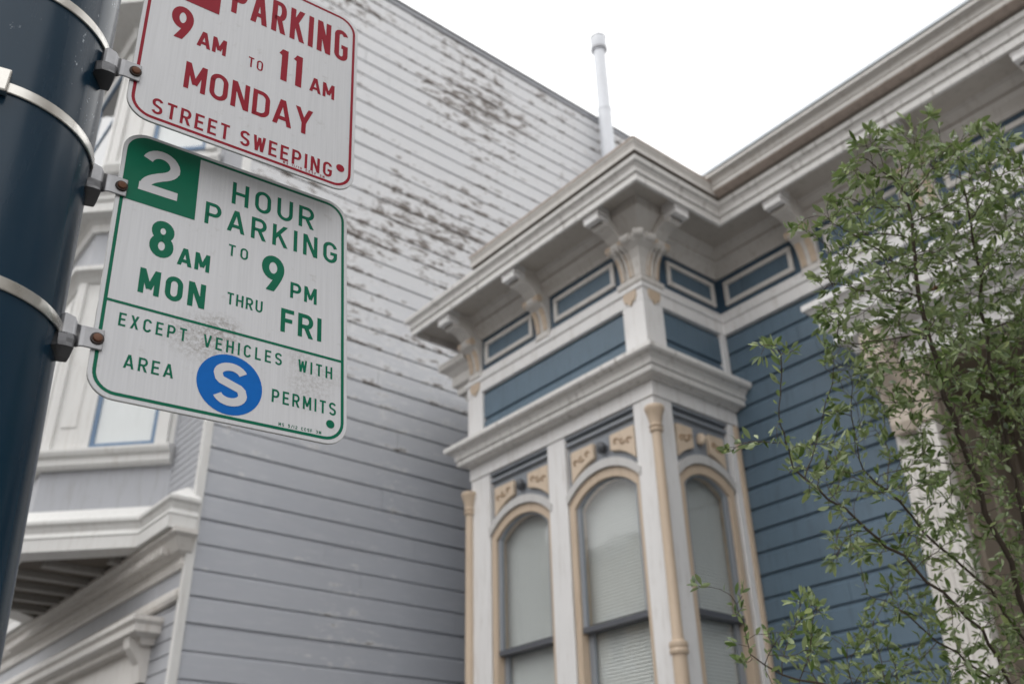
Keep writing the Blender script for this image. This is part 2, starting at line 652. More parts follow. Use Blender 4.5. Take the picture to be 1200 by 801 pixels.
# ------------------------------------------------------------------ blue house
XB, XM, YS, YL = 5.0, 6.0, 4.33, 6.60              # bay front, main wall, bay side, bay left side
FF = Fr(XB, 0, 0, -1, -1, 0)                        # u = -Y
FS = Fr(0, YS, 1, 0, 0, -1)                         # u = X
FM = Fr(XM, 0, 0, -1, -1, 0)
blue = thing('blue_house', 'blue clapboard Victorian house with white trimmed square bay window and bracketed eaves', 'house', (8, 3, 0))

m = MB()
m.box(XM + .032, 16, 2.76, 7.62, 0, 6.47)
m.box(XM + .032, 16, -2.5, 1.30, 0, 6.47)
m.box(7.25, 16, 1.30, 2.76, 0, 6.47)
m.box(XM + .032, 7.25, 1.30, 2.76, 4.75, 6.47)
m.box(XB + .028, XM + .03, YS + .028, YL - .028, 4.90, 6.47)      # bay above the windows
m.box(XB + .028, XM + .03, YS + .028, YL - .028, 0.0, 2.18)       # bay below the sills
siding(m, FM, -YS, -2.99, 0, 5.70, 0.1715, 0.02, 0.036, 5.70 - 0.1715 * 40, 0.002, 1.9)
siding(m, FM, -7.62, -YL, 0, 6.27, 0.1715, 0.02, 0.036, 5.70 - 0.1715 * 40)
siding(m, FM, -1.30, 2.5, 0, 5.70, 0.1715, 0.02, 0.036, 5.70 - 0.1715 * 40, 0.002, 2.4)
siding(m, FF, -6.40, -4.54, 5.10, 5.71, 0.28, 0.02, 0.05, 5.71 - 0.28 * 3)
siding(m, FS, 5.21, 5.93, 5.10, 5.71, 0.28, 0.02, 0.05, 5.71 - 0.28 * 3)
m.build('clapboard_wall', BLUE, blue)

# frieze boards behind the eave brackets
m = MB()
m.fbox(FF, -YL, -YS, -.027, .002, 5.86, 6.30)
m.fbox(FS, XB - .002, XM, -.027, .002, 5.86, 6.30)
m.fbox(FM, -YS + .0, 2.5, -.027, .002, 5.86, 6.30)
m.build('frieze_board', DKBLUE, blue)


def frieze_panel(fr, u0, u1):
    z0, z1, t = 5.965, 6.205, 0.042
    m = MB()
    m.fbox(fr, u0, u1, .001, .028, z0, z0 + t)
    m.fbox(fr, u0, u1, .001, .028, z1 - t, z1)
    m.fbox(fr, u0, u0 + t, .001, .028, z0 + t, z1 - t)
    m.fbox(fr, u1 - t, u1, .001, .028, z0 + t, z1 - t)
    o = m.build('frieze_panel', CREAM, blue, bevel=0.006)
    m = MB()
    m.fbox(fr, u0 + t, u1 - t, .001, .008, z0 + t, z1 - t)
    m.build('panel_field', BLUE, o)
    return o


frieze_panel(FF, -6.36, -5.66)
frieze_panel(FF, -5.36, -4.60)
frieze_panel(FS, 5.32, 5.93)
for k in range(6):
    c = 3.89 - 1.02 * k
    frieze_panel(FM, -(c + .355), -(c - .355))

# belt course under the frieze, with its sloping cap
m = MB()
belt = [(-.02, 5.70), (.028, 5.70), (.028, 5.80), (.045, 5.815), (.045, 5.85), (.03, 5.862), (.006, 5.925), (-.02, 5.925)]
m.sweep(belt, [(XM, YL), (XB, YL), (XB, YS), (XM, YS), (XM, -2.5)])
m.build('belt_course', WHITE, blue)
m = MB()
bed = [(-.02, 6.265), (.02, 6.265), (.03, 6.30), (.065, 6.35), (.10, 6.375), (.10, 6.41), (.14, 6.45), (.16, 6.482), (-.02, 6.482)]
m.sweep(bed, [(XM, YL), (XB, YL), (XB, YS), (XM, YS), (XM, -2.5)])
m.build('bed_moulding', CREAM, blue)

# eave: soffit, fascia and crown moulding in one run round the bay
m = MB()
eave = [(-.02, 6.484), (.42, 6.484), (.42, 6.425), (.45, 6.425), (.45, 6.492), (.468, 6.494), (.468, 6.508), (.460, 6.514), (.466, 6.54), (.482, 6.562),
        (.482, 6.568), (.500, 6.570), (.505, 6.59), (.505, 6.612), (-.02, 6.612)]
LP = [(XM, 6.55), (XB, 6.55), (XB, YS), (XM, YS), (XM, -2.5)]
m.sweep(eave, LP)
m.build('eave_cornice', WEATHER, blue)
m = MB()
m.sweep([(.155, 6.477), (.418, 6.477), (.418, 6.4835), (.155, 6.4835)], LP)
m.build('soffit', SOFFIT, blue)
m = MB()
m.sweep([(.40, 6.613), (.522, 6.613), (.522, 6.6245), (.40, 6.6245)], [(XM, YS - .02), (XM, -2.5)])
m.build('gutter_joint_shade', WOODDK, blue)  # solid dark strip paints the shadow in the open joint
m = MB()
top = [(.10, 6.634), (.525, 6.634), (.525, 6.672), (.530, 6.674), (.520, 6.690), (.524, 6.705), (.535, 6.715), (.535, 6.735), (.10, 6.745)]
m.sweep(top, [(XB, 5.92), (XB, YS), (XM - .34, YS)])
bg_ = m.build('bay_gutter', CREAM, blue)
m = MB()
m.sweep([(.49, 6.736), (.542, 6.736), (.542, 6.752), (.49, 6.754)], [(XB, 5.925), (XB, YS), (XM - .34, YS)])
m.build('gutter_edge', BROWN, bg_)
m = MB()
m.sweep([(.10, 6.6125), (.50, 6.6125), (.525, 6.628), (.525, 6.6335), (.10, 6.6335)], [(XB, 5.90), (XB, YS), (XM - .34, YS)])
m.build('gutter_joint_shade', WOODDK, bg_)  # dark strip again stands for the joint's shadow, along the bay
m = MB()
m.sweep([(.10, 6.6250), (.50, 6.6250), (.515, 6.6252), (.585, 6.655), (.585, 6.662), (.10, 6.662)], [(XM, YS - .02), (XM, -2.5)])
m.build('gutter_underside', BROWN, blue)
m = MB()
m.sweep([(.10, 6.663), (.590, 6.663), (.590, 6.706), (.598, 6.708), (.600, 6.728), (.608, 6.745), (.630, 6.758), (.655, 6.762), (.655, 6.798), (.10, 6.806)],
        [(XM, YS - .02), (XM, -2.5)])
gut = m.build('roof_gutter', CREAM, blue)
m = MB()
m.sweep([(.60, 6.8065), (.668, 6.7985), (.668, 6.826), (.60, 6.834)], [(XM, YS - .02), (XM, -2.5)])
m.build('flashing', METAL_EDGE, gut)
m = MB()
m.box(XM - .3, 16, -2.5, 7.62, 6.63, 6.66)
m.box(XB + .0, XM - .31, YS + .1, 5.9, 6.63, 6.66)
m.build('roof', ROOFM, blue)


def bracket(fr, uc, wdt=0.175, arm=0.145):
    strip = [(-.01, 5.865), (.045, 5.865), (.045, 5.905), (.030, 5.915), (.036, 6.00), (.052, 6.08), (.080, 6.14), (.11, 6.165),
             (.150, 6.170), (.172, 6.19), (.172, 6.225), (.15, 6.25), (.12, 6.26), (-.01, 6.26)]
    m = MB()
    m.loft([[fr.p(u, o, z) for o, z in strip] for u in (uc - wdt / 2, uc + wdt / 2)])
    armp = [(-.01, 6.245), (.15, 6.245), (.175, 6.265), (.205, 6.295), (.25, 6.318), (.29, 6.324), (.305, 6.318), (.315, 6.31),
            (.345, 6.325), (.345, 6.345), (.37, 6.345), (.37, 6.37), (.40, 6.37), (.40, 6.41), (.418, 6.41), (.418, 6.482), (-.01, 6.482)]
    m.loft([[fr.p(u, o, z) for o, z in armp] for u in (uc - arm / 2, uc + arm / 2)])
    b = m.build('bracket', CREAM, blue, bevel=0.005)
    m = MB()
    for s in (-1, 1):                                     # painted flutes and scroll ends
        u = uc + s * wdt * 0.27
        for hw in (0.026,):
            fl = [(.0365, 5.935), (.0375, 5.935), (.045, 6.00), (.062, 6.08), (.090, 6.135), (.083, 6.135), (.055, 6.08), (.038, 6.00)]
            m.loft([[fr.p(q, o + .003, z) for o, z in fl] for q in (u - hw, u + hw)])
        n = 12
        m.loft([[fr.p(q, .14 + .036 * math.cos(2 * math.pi * k / n), 6.208 + .036 * math.sin(2 * math.pi * k / n)) for k in range(n)]
                for q in (uc + s * (wdt / 2 + .012), uc + s * (wdt / 2 - .045))])
    m.build('painted_flute', TAN, b)
    # stepped end of the arm
    m = MB()
    for k in range(3):
        m.fbox(fr, uc - arm / 2 - .007 * (k + 1), uc + arm / 2 + .007 * (k + 1), .29, .4195 + .0002 * k, 6.345 + .046 * k, 6.387 + .046 * k)
    m.build('stepped_end', WHITE, b)
    return b


bracket(FF, -5.51)
bracket(FF, -(YL - .10))
bracket(FF, -(YS + .105))
bracket(FS, XB + .105)
for k in range(6):
    bracket(FM, -(3.38 - 1.02 * k))
# corner capital between the two corner brackets
m = MB()
cap = [(0, 5.93), (.038, 5.93), (.046, 6.00), (.066, 6.08), (.102, 6.14), (.145, 6.165), (.165, 6.185), (.17, 6.215), (.155, 6.245), (.12, 6.27), (0, 6.27)]
m.sweep(cap, [(XB, YS + .03), (XB, YS), (XB + .03, YS)])
for q_ in (.045, .085, .135):
    for fr_, u_ in ((FF, -(YS + q_)), (FS, XB + q_)):
        m.tube([fr_.p(u_, o + .003, z) for o, z in cap[1:7]], [.007, .008, .010, .012, .013, .008], 6)
for (dx, dy) in ((-.168, -.03), (-.03, -.168), (-.155, -.155)):
    c_ = np.array([XB + dx, YS + dy, 6.21])
    ax_ = np.array([dy, -dx, 0.0]); ax_ /= np.linalg.norm(ax_)
    m.tube([c_ - ax_ * .045, c_ - ax_ * .04, c_ + ax_ * .04, c_ + ax_ * .045], [.02, .038, .038, .02], 12)
m.sweep([(0, 6.266), (.10, 6.266), (.16, 6.32), (.25, 6.40), (.26, 6.482), (0, 6.482)], [(XB, YS + .03), (XB, YS), (XB + .03, YS)])
m.lathe((XB - .135, YS - .135), [(.02, 6.17), (.042, 6.18), (.048, 6.21), (.042, 6.245), (.02, 6.26)], 14)
m.build('corner_capital', CREAM, blue, bevel=0.004)
m = MB()
astr = [(0, 5.845), (.032, 5.845), (.055, 5.865), (.06, 5.885), (.055, 5.905), (.035, 5.925), (0, 5.925)]
m.sweep(astr, [(XB, YS + .215), (XB, YS), (XB + .215, YS)])
m.build('capital_moulding', CREAM, blue)

# corner boards of the belt stage
m = MB()
m.sweep([(-.03, 5.12), (.026, 5.12), (.026, 5.843), (-.03, 5.843)], [(XB, YS + .205), (XB, YS), (XB + .205, YS)])
m.build('corner_board', WHITE, blue, bevel=0.006)
m = MB()
m.fbox(FF, -YL - .02, -YL + .20, -.03, .026, 5.12, 5.843)
m.build('corner_board', WHITE, blue, bevel=0.006)
m = MB()
m.fbox(FS, XM - .075, XM - .002, -.03, .026, 5.12, 5.70)
m.build('corner_board', WHITE, blue, bevel=0.006)


def pendant(fr, uc):
    m = MB()
    out = [(-.07, 5.843), (.07, 5.843), (.072, 5.76), (.05, 5.715), (.03, 5.725), (.018, 5.70), (0, 5.685), (-.018, 5.70), (-.03, 5.725), (-.05, 5.715), (-.072, 5.76)]
    m.loft([[fr.p(uc + a * .95, o, z) for a, z in out] for o in (.027, .040)])
    m.build('pendant_ornament', TAN, blue)


pendant(FF, -(YS + .105)); pendant(FS, XB + .105); pendant(FF, -(YL - .10))

# cornice between the windows and the belt stage
m = MB()
mid = [(-.03, 4.985), (.03, 4.985), (.045, 5.0), (.105, 5.005), (.11, 5.015), (.11, 5.055), (.128, 5.057), (.128, 5.068), (.120, 5.074), (.13, 5.10), (.155, 5.125),
       (.155, 5.132), (.185, 5.135), (.20, 5.15), (.20, 5.185), (-.03, 5.235)]
PMID = [(XM, YL - .03), (XB, YL - .03), (XB, YS), (XM, YS)]
m.sweep(mid, PMID)
m.build('window_cornice', WEATHER, blue)
m = MB()
m.sweep([(-.03, 4.86), (.012, 4.86), (.012, 4.984), (-.03, 4.984)], [(XM, YL), (XB, YL), (XB, YS), (XM, YS)])
# pilasters down the bay
m.sweep([(-.12, 2.18), (0, 2.18), (0, 4.859), (-.12, 4.859)], [(XM, YL), (XB, YL), (XB, 6.335)])
m.fbox(FF, -5.55, -5.335, -.14, .0, 2.18, 4.859)
m.sweep([(-.12, 2.18), (0, 2.18), (0, 4.859), (-.12, 4.859)], [(XB, 4.545), (XB, YS), (5.21, YS)])
m.fbox(FS, 5.875, 5.945, -.14, .0, 2.18, 4.859)
m.sweep([(-.03, 2.05), (.10, 2.05), (.12, 2.10), (.12, 2.14), (-.03, 2.178)], PMID)
m.build('bay_pilasters', WHITE, blue, bevel=0.006)
m = MB()
m.fbox(FS, 5.946, 5.998, -.03, .014, 2.18, 4.858)
m.build('corner_bead', TAN, blue, bevel=0.01)


def colonnette(x, y):
    m = MB()
    r = .038
    prof = [(.06, 2.18), (.06, 2.3), (r + .012, 2.36), (.05, 2.95), (.062, 2.955), (.066, 2.975), (.058, 2.99), (.066, 3.005), (.062, 3.03), (r + .006, 3.04),
            (r, 3.08), (r - .002, 4.54), (r + .012, 4.55), (r + .014, 4.565), (r + .004, 4.575), (r + .016, 4.59), (r + .006, 4.605),
            (.05, 4.64), (.062, 4.69), (.075, 4.72), (.078, 4.74), (.072, 4.752), (.055, 4.76)]
    m.lathe((x, y), prof, 18)
    m.build('colonnette', TAN, blue, smooth=True)


colonnette(XB - .012, YS - .012)
colonnette(XB - .012, YL + .012)

GREYARCH = paint('pale_slate_paint', (0.52, 0.51, 0.50), 0.5, 0.08, 0.25)




PALETAN = paint('pale_tan_block_paint', (0.60, 0.485, 0.37), 0.55, 0.10, 0.3, (0.28, 0.2, 0.13))
DKTAN = paint('brown_relief_paint', (0.36, 0.25, 0.16), 0.55, 0.12, 0.3)
ROSE = paint('dark_rosette_paint', (0.07, 0.075, 0.085), 0.5, 0.2, 0.2)


def bay_window(fr, uc, hw, ornament):
    zs, rise, zb, rail = 4.225, .150 * hw / .34, 2.2, 3.285
    inner = arch_line(uc, hw, zb, zs, rise)
    def off(d, r=None):
        return arch_line(uc, hw + d, zb, zs, rise * (hw + d) / hw)
    def shift(pts, dz):
        return [(u, z + (dz if 0 < i < len(pts) - 1 else 0)) for i, (u, z) in enumerate(pts)]
    tan_o = shift(off(.058), .05)
    m = MB()
    arch_band(m, fr, inner, tan_o, -.13, -.012)
    win = m.build('window', TAN, blue, bevel=0.004)
    # outer hood of the arch, only the curved part
    hood_i = shift(off(.060), .052)[1:-1]
    hood_o = shift(off(.070), .116)[1:-1]
    m = MB()
    arch_band(m, fr, hood_i, hood_o, -.10, .012)
    m.build('arch_hood', GREYARCH, win)
    # spandrel field above the arch
    m = MB()
    base = [(u, z) for u, z in hood_o]
    W = hw + .10
    tops = [(uc + (-W + 2 * W * i / (len(base) - 1)), 4.859) for i in range(len(base))]
    arch_band(m, fr, [(uc - W, base[0][1] - .12)] + base + [(uc + W, base[-1][1] - .12)], [(uc - W, 4.859)] + tops + [(uc + W, 4.859)], -.13, -.048)
    m.fbox(fr, uc - W, uc + W, -.047, -.018, 4.775, 4.80)
    m.fbox(fr, uc - W, uc + W, -.047, -.008, 4.835, 4.858)
    m.build('spandrel', SLATE, win)
    # embossed blocks
    R = [(u, z) for u, z in shift(off(.03), .185)[1:-1]]
    def zat(u):
        for (a, za), (b, zb_) in zip(R, R[1:]):
            if a <= u <= b:
                return za + (zb_ - za) * (u - a) / (b - a)
        return R[0][1]
    for s in (-1, 1):
        m = MB()
        lo, hi = [], []
        for i in range(7):
            u = uc + s * (.095 + (hw + .015 - .095) * i / 6)
            lo.append((u, zat(u) + .012)); hi.append((u, 4.706))
        arch_band(m, fr, lo, hi, -.05, -.012)
        eb = m.build('embossed_block', PALETAN, win, bevel=.006)
        m = MB()
        for q, (fu, rr, sgn) in enumerate(((.26, .026, 1), (.52, .030, -1), (.78, .028, 1))):
            u = uc + s * (.095 + (hw - .08) * fu)
            zc_ = (zat(u) + .012 + 4.706) / 2
            pts = []
            for k in range(13):
                a_ = sgn * (.3 + 4.6 * k / 12)
                r_k = rr * (1 - .55 * k / 12) * min(1.0, (4.706 - zat(u)) / .11)
                pts.append(fr.p(u + r_k * math.cos(a_), -.009, zc_ + r_k * math.sin(a_)))
            m.tube(pts, [.0075] * 13, 6)
        m.build('scroll_relief', DKTAN, eb)
    m = MB()
    zk = 4.635
    rings = []
    for (k, sc) in ((0, .55), (.4, 1.0), (.8, .85), (1.0, .3)):
        o = -.05 + .075 * k
        rings.append([fr.p(uc + sc * .040 * math.cos(2 * math.pi * j / 12) * (1 + .3 * math.cos(6 * math.pi * j / 12)), o,
                           zk + sc * .052 * math.sin(2 * math.pi * j / 12)) for j in range(12)])
    m.loft(rings)
    m.build('keystone_rosette', ornament, win, smooth=True)
    # sashes
    sw = .038
    s_in = arch_line(uc, hw - sw, rail + .02, zs, (rise - .01))
    s_out = [(u, z) for u, z in inner]
    s_out[0] = (uc - hw, rail + .02); s_out[-1] = (uc + hw, rail + .02)
    m = MB()
    arch_band(m, fr, s_in, s_out, -.07, -.035)
    m.fbox(fr, uc - hw, uc - hw + .05, -.115, -.085, zb, rail - .019)
    m.fbox(fr, uc + hw - .05, uc + hw, -.115, -.085, zb, rail - .019)
    m.fbox(fr, uc - hw + .05, uc + hw - .05, -.115, -.085, zb, zb + .07)
    m.build('sash', SLATE, win)
    m = MB()
    m.fbox(fr, uc - hw, uc + hw, -.118, -.028, rail - .020, rail + .020)
    m.build('meeting_rail', SLATESHADE, win)  # rail colour carries the shadow that falls below it
    m = MB()
    pts = [fr.p(u, -.05, z) for u, z in arch_line(uc, hw - sw + .004, rail, zs, rise - .012)][::-1]
    m.add(pts, [tuple(range(len(pts)))])
    pts = [fr.p(uc - hw + .045, -.10, zb + .06), fr.p(uc + hw - .045, -.10, zb + .06), fr.p(uc + hw - .045, -.10, rail), fr.p(uc - hw + .045, -.10, rail)]
    m.add(pts, [(0, 1, 2, 3)])
    m.build('pane', GLASS, win, fix=False)
    m = MB()
    z = zb
    while z < zs + rise - .01:
        h = hw + .02
        m.add([fr.p(uc - h, -.126, z), fr.p(uc + h, -.126, z), fr.p(uc + h, -.140, z + .027), fr.p(uc - h, -.140, z + .027)], [(0, 1, 2, 3)])
        z += .0255
    m.build('venetian_blind', BLIND, win, fix=False)
    m = MB()
    m.fbox(fr, uc - hw - .06, uc + hw + .06, -.32, -.30, zb - .02, 4.5)
    m.build('dark_interior', DARKROOM, win)


bay_window(FF, -5.925, .342, ROSE)
bay_window(FF, -4.925, .342, ROSE)
bay_window(FS, 5.53, .262, PALETAN)

# small hood on the far side of the bay
m = MB()
hp = [(-.02, 5.80), (.0, 5.80), (.02, 5.86), (.06, 5.86), (.06, 5.93), (.10, 5.95), (.10, 6.05), (.15, 6.10), (.20, 6.13), (.20, 6.20), (-.02, 6.24)]
m.sweep(hp, [(XB + .9, YL + .22), (XB + .10, YL + .22), (XB + .10, YL + .002)])
m.box(XB + .10, XB + .9, YL + .001, YL + .22, 5.86, 6.2)
sh = m.build('side_hood', CREAM, blue)
m = MB()
sc = [(0, 5.36), (.05, 5.36), (.09, 5.42), (.08, 5.50), (.12, 5.56), (.20, 5.62), (.27, 5.72), (.27, 5.80), (0, 5.80)]
m.loft([[(x, YL + .001 + o, z) for o, z in sc] for x in (XB + .16, XB + .32)])
m.build('hood_bracket', CREAM, sh, bevel=.008)

# entry porch behind the shrub: hood, pilaster, recess, door
m = MB()
m.fbox(FM, -2.975, 2.4, .001, .118, 4.76, 5.20)
hood = [(-.01, 4.93), (.09, 4.93), (.10, 4.97), (.182, 5.02), (.182, 5.09), (.195, 5.095), (.235, 5.14), (.242, 5.142), (.242, 5.245), (.26, 5.25), (.30, 5.295), (.318, 5.30), (.318, 5.345), (-.12, 5.40)]
m.sweep(hood, [(XM, 2.98), (XM - .12, 2.98), (XM - .12, -2.4)])
ph = m.build('porch_hood', WHITE, blue)
m = MB()
sc = [(0, 4.25), (.05, 4.25), (.07, 4.32), (.06, 4.42), (.08, 4.50), (.13, 4.58), (.20, 4.66), (.24, 4.78), (.24, 4.96), (0, 4.96)]
m.loft([[FM.p(u, .12 + o, z) for o, z in sc] for u in (-2.95, -2.80)])
m.loft([[FM.p(u, o, z) for u, z in [(-2.98, 4.42), (-3.01, 4.46), (-3.02, 4.62), (-3.06, 4.74), (-3.075, 4.93), (-2.98, 4.93)]] for o in (.002, .11)])
m.fbox(FM, -2.985, -2.67, .001, .125, 4.30, 4.76)
m.build('hood_bracket', paint('pale_tan_paint', (0.50, 0.43, 0.36), 0.55, 0.12, 0.35), ph, bevel=.008)
m = MB()
m.fbox(FM, -2.975, -2.68, .002, .11, .9, 4.299)
for u in (-2.94, -2.855, -2.77):
    m.fbox(FM, u, u + .045, .11, .122, 1.1, 4.2)
m.fbox(FM, -2.99, -2.66, .002, .13, .7, .9)
m.build('porch_pilaster', CREAM, blue, bevel=.008)
m = MB()
m.fbox(FM, -1.34, -1.05, .002, .11, .9, 4.75)
m.build('porch_pilaster', CREAM, blue, bevel=.008)
m = MB()
m.box(XM - .001, 7.24, 2.70, 2.757, 1.2, 4.749)
m.box(XM - .001, 7.24, 1.303, 1.36, 1.2, 4.749)
m.box(XM + .0, 7.24, 1.361, 2.699, 4.70, 4.748)
m.box(7.17, 7.245, 1.361, 2.699, 4.0, 4.699)
for x in (6.1, 6.62):
    m.box(x, x + .03, 2.675, 2.699, 1.4, 4.6)
    m.box(x + .40, x + .43, 2.675, 2.699, 1.4, 4.6)
m.build('porch_lining', TANWALL, blue)
m = MB()
m.box(7.15, 7.2, 1.40, 2.66, 1.25, 3.99)
d = m.build('front_door', DARKDOOR, blue, bevel=.01)
m = MB()
m.lathe((7.10, 1.55), [(.0, 2.2), (.025, 2.205), (.035, 2.235), (.025, 2.265), (0, 2.27)], 12)
m.build('handle', STEEL, d)
m = MB()
for k in range(7):
    m.box(4.2 + .28 * k, 7.2, 1.36, 2.7, .17 * k - .003, .17 * (k + 1))
m.build('front_steps', CONC, blue)

# ------------------------------------------------------------------ grey house
YG, XG = 8.0, 2.99
grey = thing('grey_house', 'tall grey house with peeling clapboard side wall and white canted bay windows', 'house', (7, 10, 0))
GS = Fr(0, YG, 1, 0, 0, -1)
GF = Fr(XG, 0, 0, -1, -1, 0)
m = MB()
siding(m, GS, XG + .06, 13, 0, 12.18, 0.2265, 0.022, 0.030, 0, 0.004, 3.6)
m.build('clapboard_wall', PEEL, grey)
m = MB()
m.box(XG + .031, 13, YG + .031, 15, 0, 12.1)
bayp = [(XG + .02, 12.14), (2.05, 11.2), (2.05, 9.69), (XG, 8.75), (XG + .02, 8.75)]
m.loft([[(x, y, z) for x, y in bayp] for z in (4.45, 12.1)])
m.build('front_wall', GPAINT, grey)
m = MB()
siding(m, GF, -8.75, -8.03, 4.55, 11.2, 0.075, 0.006, 0.014)
siding(m, GF, -15, -8.03, 0, 3.78, 0.125, 0.012, 0.02)
siding(m, GF, -15, -12.14, 4.55, 11.2, 0.105, 0.012, 0.02)
m.build('front_siding', GPAINT, grey)
m = MB()
m.fbox(GS, XG - .02, XG + .062, -.03, .022, 0, 12.16)
m.fbox(GF, -8.04, -8.0, -.02, .018, 0, 12.15)
m.build('corner_board', GWHITE, grey, bevel=.006)
m = MB()
m.fbox(GS, XG + .06, 13, .0, .02, 12.172, 12.222)
m.build('rake_board', GPAINT, grey)
m = MB()
m.box(XG - .3, 13, YG - .03, 15, 12.221, 12.27)
m.build('roof', ROOFM, grey)
GPATH = [(XG, 15), (XG, 12.14), (2.05, 11.2), (2.05, 9.69), (XG, 8.75), (XG, 8.17), (XG + .02, 8.17)]
GBAY = GPATH[1:5]
m = MB()
m.sweep([(-.02, 4.372), (.20, 4.372), (.235, 4.372), (.235, 4.485), (.245, 4.50), (.215, 4.55), (.235, 4.60), (.26, 4.625), (.26, 4.655), (.03, 4.83), (-.02, 4.83)], GPATH)
gc = m.build('storey_cornice', GWHITE, grey)
m = MB()
m.sweep([(-.02, 5.25), (.06, 5.25), (.085, 5.28), (.085, 5.345), (.12, 5.365), (.135, 5.40), (.135, 5.43), (.02, 5.46), (-.02, 5.46)], GBAY)
m.build('sill_course', GWHITE, grey)
m = MB()
m.sweep([(-.02, 7.42), (.03, 7.42), (.06, 7.46), (.10, 7.50), (.14, 7.53), (.14, 7.58), (-.02, 7.62)], GBAY)
m.sweep([(-.02, 8.10), (.04, 8.10), (.06, 8.18), (.10, 8.22), (.22, 8.25), (.22, 8.36), (.25, 8.40), (.25, 8.44), (.30, 8.50), (.30, 8.54), (-.02, 8.68)], GBAY)
m.sweep([(-.02, 8.95), (.06, 8.95), (.10, 9.02), (.10, 9.06), (-.02, 9.1)], GBAY)
m.build('bay_cornices', GWHITE, grey)
m = MB()
m.sweep([(-.02, 11.10), (.08, 11.10), (.12, 11.25), (.45, 11.32), (.45, 11.42), (.52, 11.5), (.56, 11.62), (.60, 11.66), (.60, 11.72), (-.02, 12.0)],
        [(XG, 15), (XG, 12.14), (2.05, 11.2), (2.05, 9.69), (XG, 8.75), (XG, 8.1), (XG + .02, 8.1)])
m.build('eave_cornice', GWHITE, grey)
# mouldings, dentils and frieze under the storey cornice
m = MB()
GP2 = [(XG, 15), (XG, 8.06), (XG + .02, 8.06)]
m.sweep([(-.02, 4.06), (.04, 4.06), (.055, 4.10), (.04, 4.12), (.04, 4.17), (.10, 4.20), (.125, 4.25), (.15, 4.30), (.19, 4.33), (.19, 4.371), (-.02, 4.371)], GP2)
m.sweep([(-.02, 3.80), (.035, 3.80), (.05, 3.83), (.05, 3.87), (.03, 3.90), (-.02, 3.91)], GP2)
m.build('string_course', CREAM, grey)
m = MB()
y = 8.15
while y < 13:
    m = MB()
    m.fbox(GF, -(y + .05), -y, .11, .175, 4.195, 4.255)
    m.build('dentil', CREAM, grey)
    y += .10
m = MB()
m.fbox(GF, -15, -8.0, -.02, .012, 3.905, 4.07)
m.build('frieze_board', GPAINT, grey)
m = MB()
for k in range(6):
    y = 9.15 + .46 * k
    m = MB()
    m.box(2.10 + max(0, 9.75 - y) + max(0, y - 11.15), XG - .19, y, y + .10, 4.34, 4.448)
    m.build('bay_joist', JOIST, grey)
m = MB()
m.loft([[(x, y, z) for x, y in bayp] for z in (4.40, 4.449)])
m.build('bay_soffit', WOODDK, grey)
# hood over the ground floor window
m = MB()
m.sweep([(-.02, 3.50), (.05, 3.50), (.07, 3.55), (.17, 3.58), (.17, 3.64), (.20, 3.67), (.20, 3.71), (-.02, 3.76)], [(XG, 12.0), (XG - .06, 12.0), (XG - .06, 8.52), (XG, 8.52)])
m.box(XG - .06, XG, 8.53, 11.98, 3.2, 3.75)
gh = m.build('window_hood', CREAM, grey)
m = MB()
y = 8.6
while y < 11.9:
    m = MB()
    m.fbox(GF, -(y + .04), -y, .11, .16, 3.50, 3.565)
    m.build('dentil', CREAM, gh)
    y += .085
m = MB()
m.loft([[(XG - o, y, z) for o, z in [(.0, 3.2), (.06, 3.2), (.08, 3.35), (.18, 3.48), (.2, 3.575), (0, 3.575)]] for y in (8.54, 8.68)])
m.build('hood_bracket', CREAM, gh)


def plain_window(fr, u0, u1, z0, z1, dark=False, parent=None, csg=.13):
    m = MB()
    m.fbox(fr, u0 - csg, u0, .001, .045, z0 - .02, z1 + csg)
    m.fbox(fr, u1, u1 + csg, .001, .045, z0 - .02, z1 + csg)
    m.fbox(fr, u0, u1, .001, .045, z1, z1 + csg)
    wn = m.build('window', GWHITE, grey, bevel=.008)
    m = MB()
    t = .042
    zm = (z0 + z1) / 2
    m.fbox(fr, u0, u0 + t, .001, .030, z0, z1)
    m.fbox(fr, u1 - t, u1, .001, .030, z0, z1)
    for z in (z0, zm - t / 2, z1 - t):
        m.fbox(fr, u0 + t, u1 - t, .001, .030, z, z + t)
    m.build('sash', SASHBLUE, wn)
    m = MB()
    m.add([fr.p(u0 + t, .016, z0 + t), fr.p(u1 - t, .016, z0 + t), fr.p(u1 - t, .016, z1 - t), fr.p(u0 + t, .016, z1 - t)], [(0, 1, 2, 3)])
    m.build('pane', GLASS, wn, fix=False)
    m = MB()
    m.fbox(fr, u0 + t, u1 - t, .001, .006, z0 + t, z1 - t)
    m.build('drawn_shade' if not dark else 'dark_interior', CURTAIN if not dark else DARKROOM, wn)


r2 = math.sqrt(.5)
G45 = Fr(2.05, 9.69, r2, -r2, -r2, -r2)
G45b = Fr(XG, 12.14, -r2, -r2, -r2, r2)
GB = Fr(2.05, 0, 0, -1, -1, 0)
for (z0, z1) in ((5.461, 7.42), (9.11, 11.1)):
    m = MB()
    m.sweep([(-.02, z0), (.012, z0), (.012, z1), (-.02, z1)], [(2.05, 11.18), (2.05, 9.69), (XG - .015, 8.765)])
    m.build('bay_panel', GWHITE, grey)
    m = MB()
    m.fbox(G45, .11, .27, .013, .022, z0 + .25, z1 - .2)
    m.build('raised_panel', GWHITE, grey)
    m = MB()
    m.sweep([(.005, z0), (.045, z0), (.045, z1), (.005, z1)], [(2.05, 9.74), (2.05, 9.69), (2.05 + .04, 9.65)])
    m.build('corner_post', GWHITE, grey, bevel=.006)
G45w = Fr(2.05 - .012 * r2, 9.69 - .012 * r2, r2, -r2, -r2, -r2)
GBw = Fr(2.05 - .012, 0, 0, -1, -1, 0)
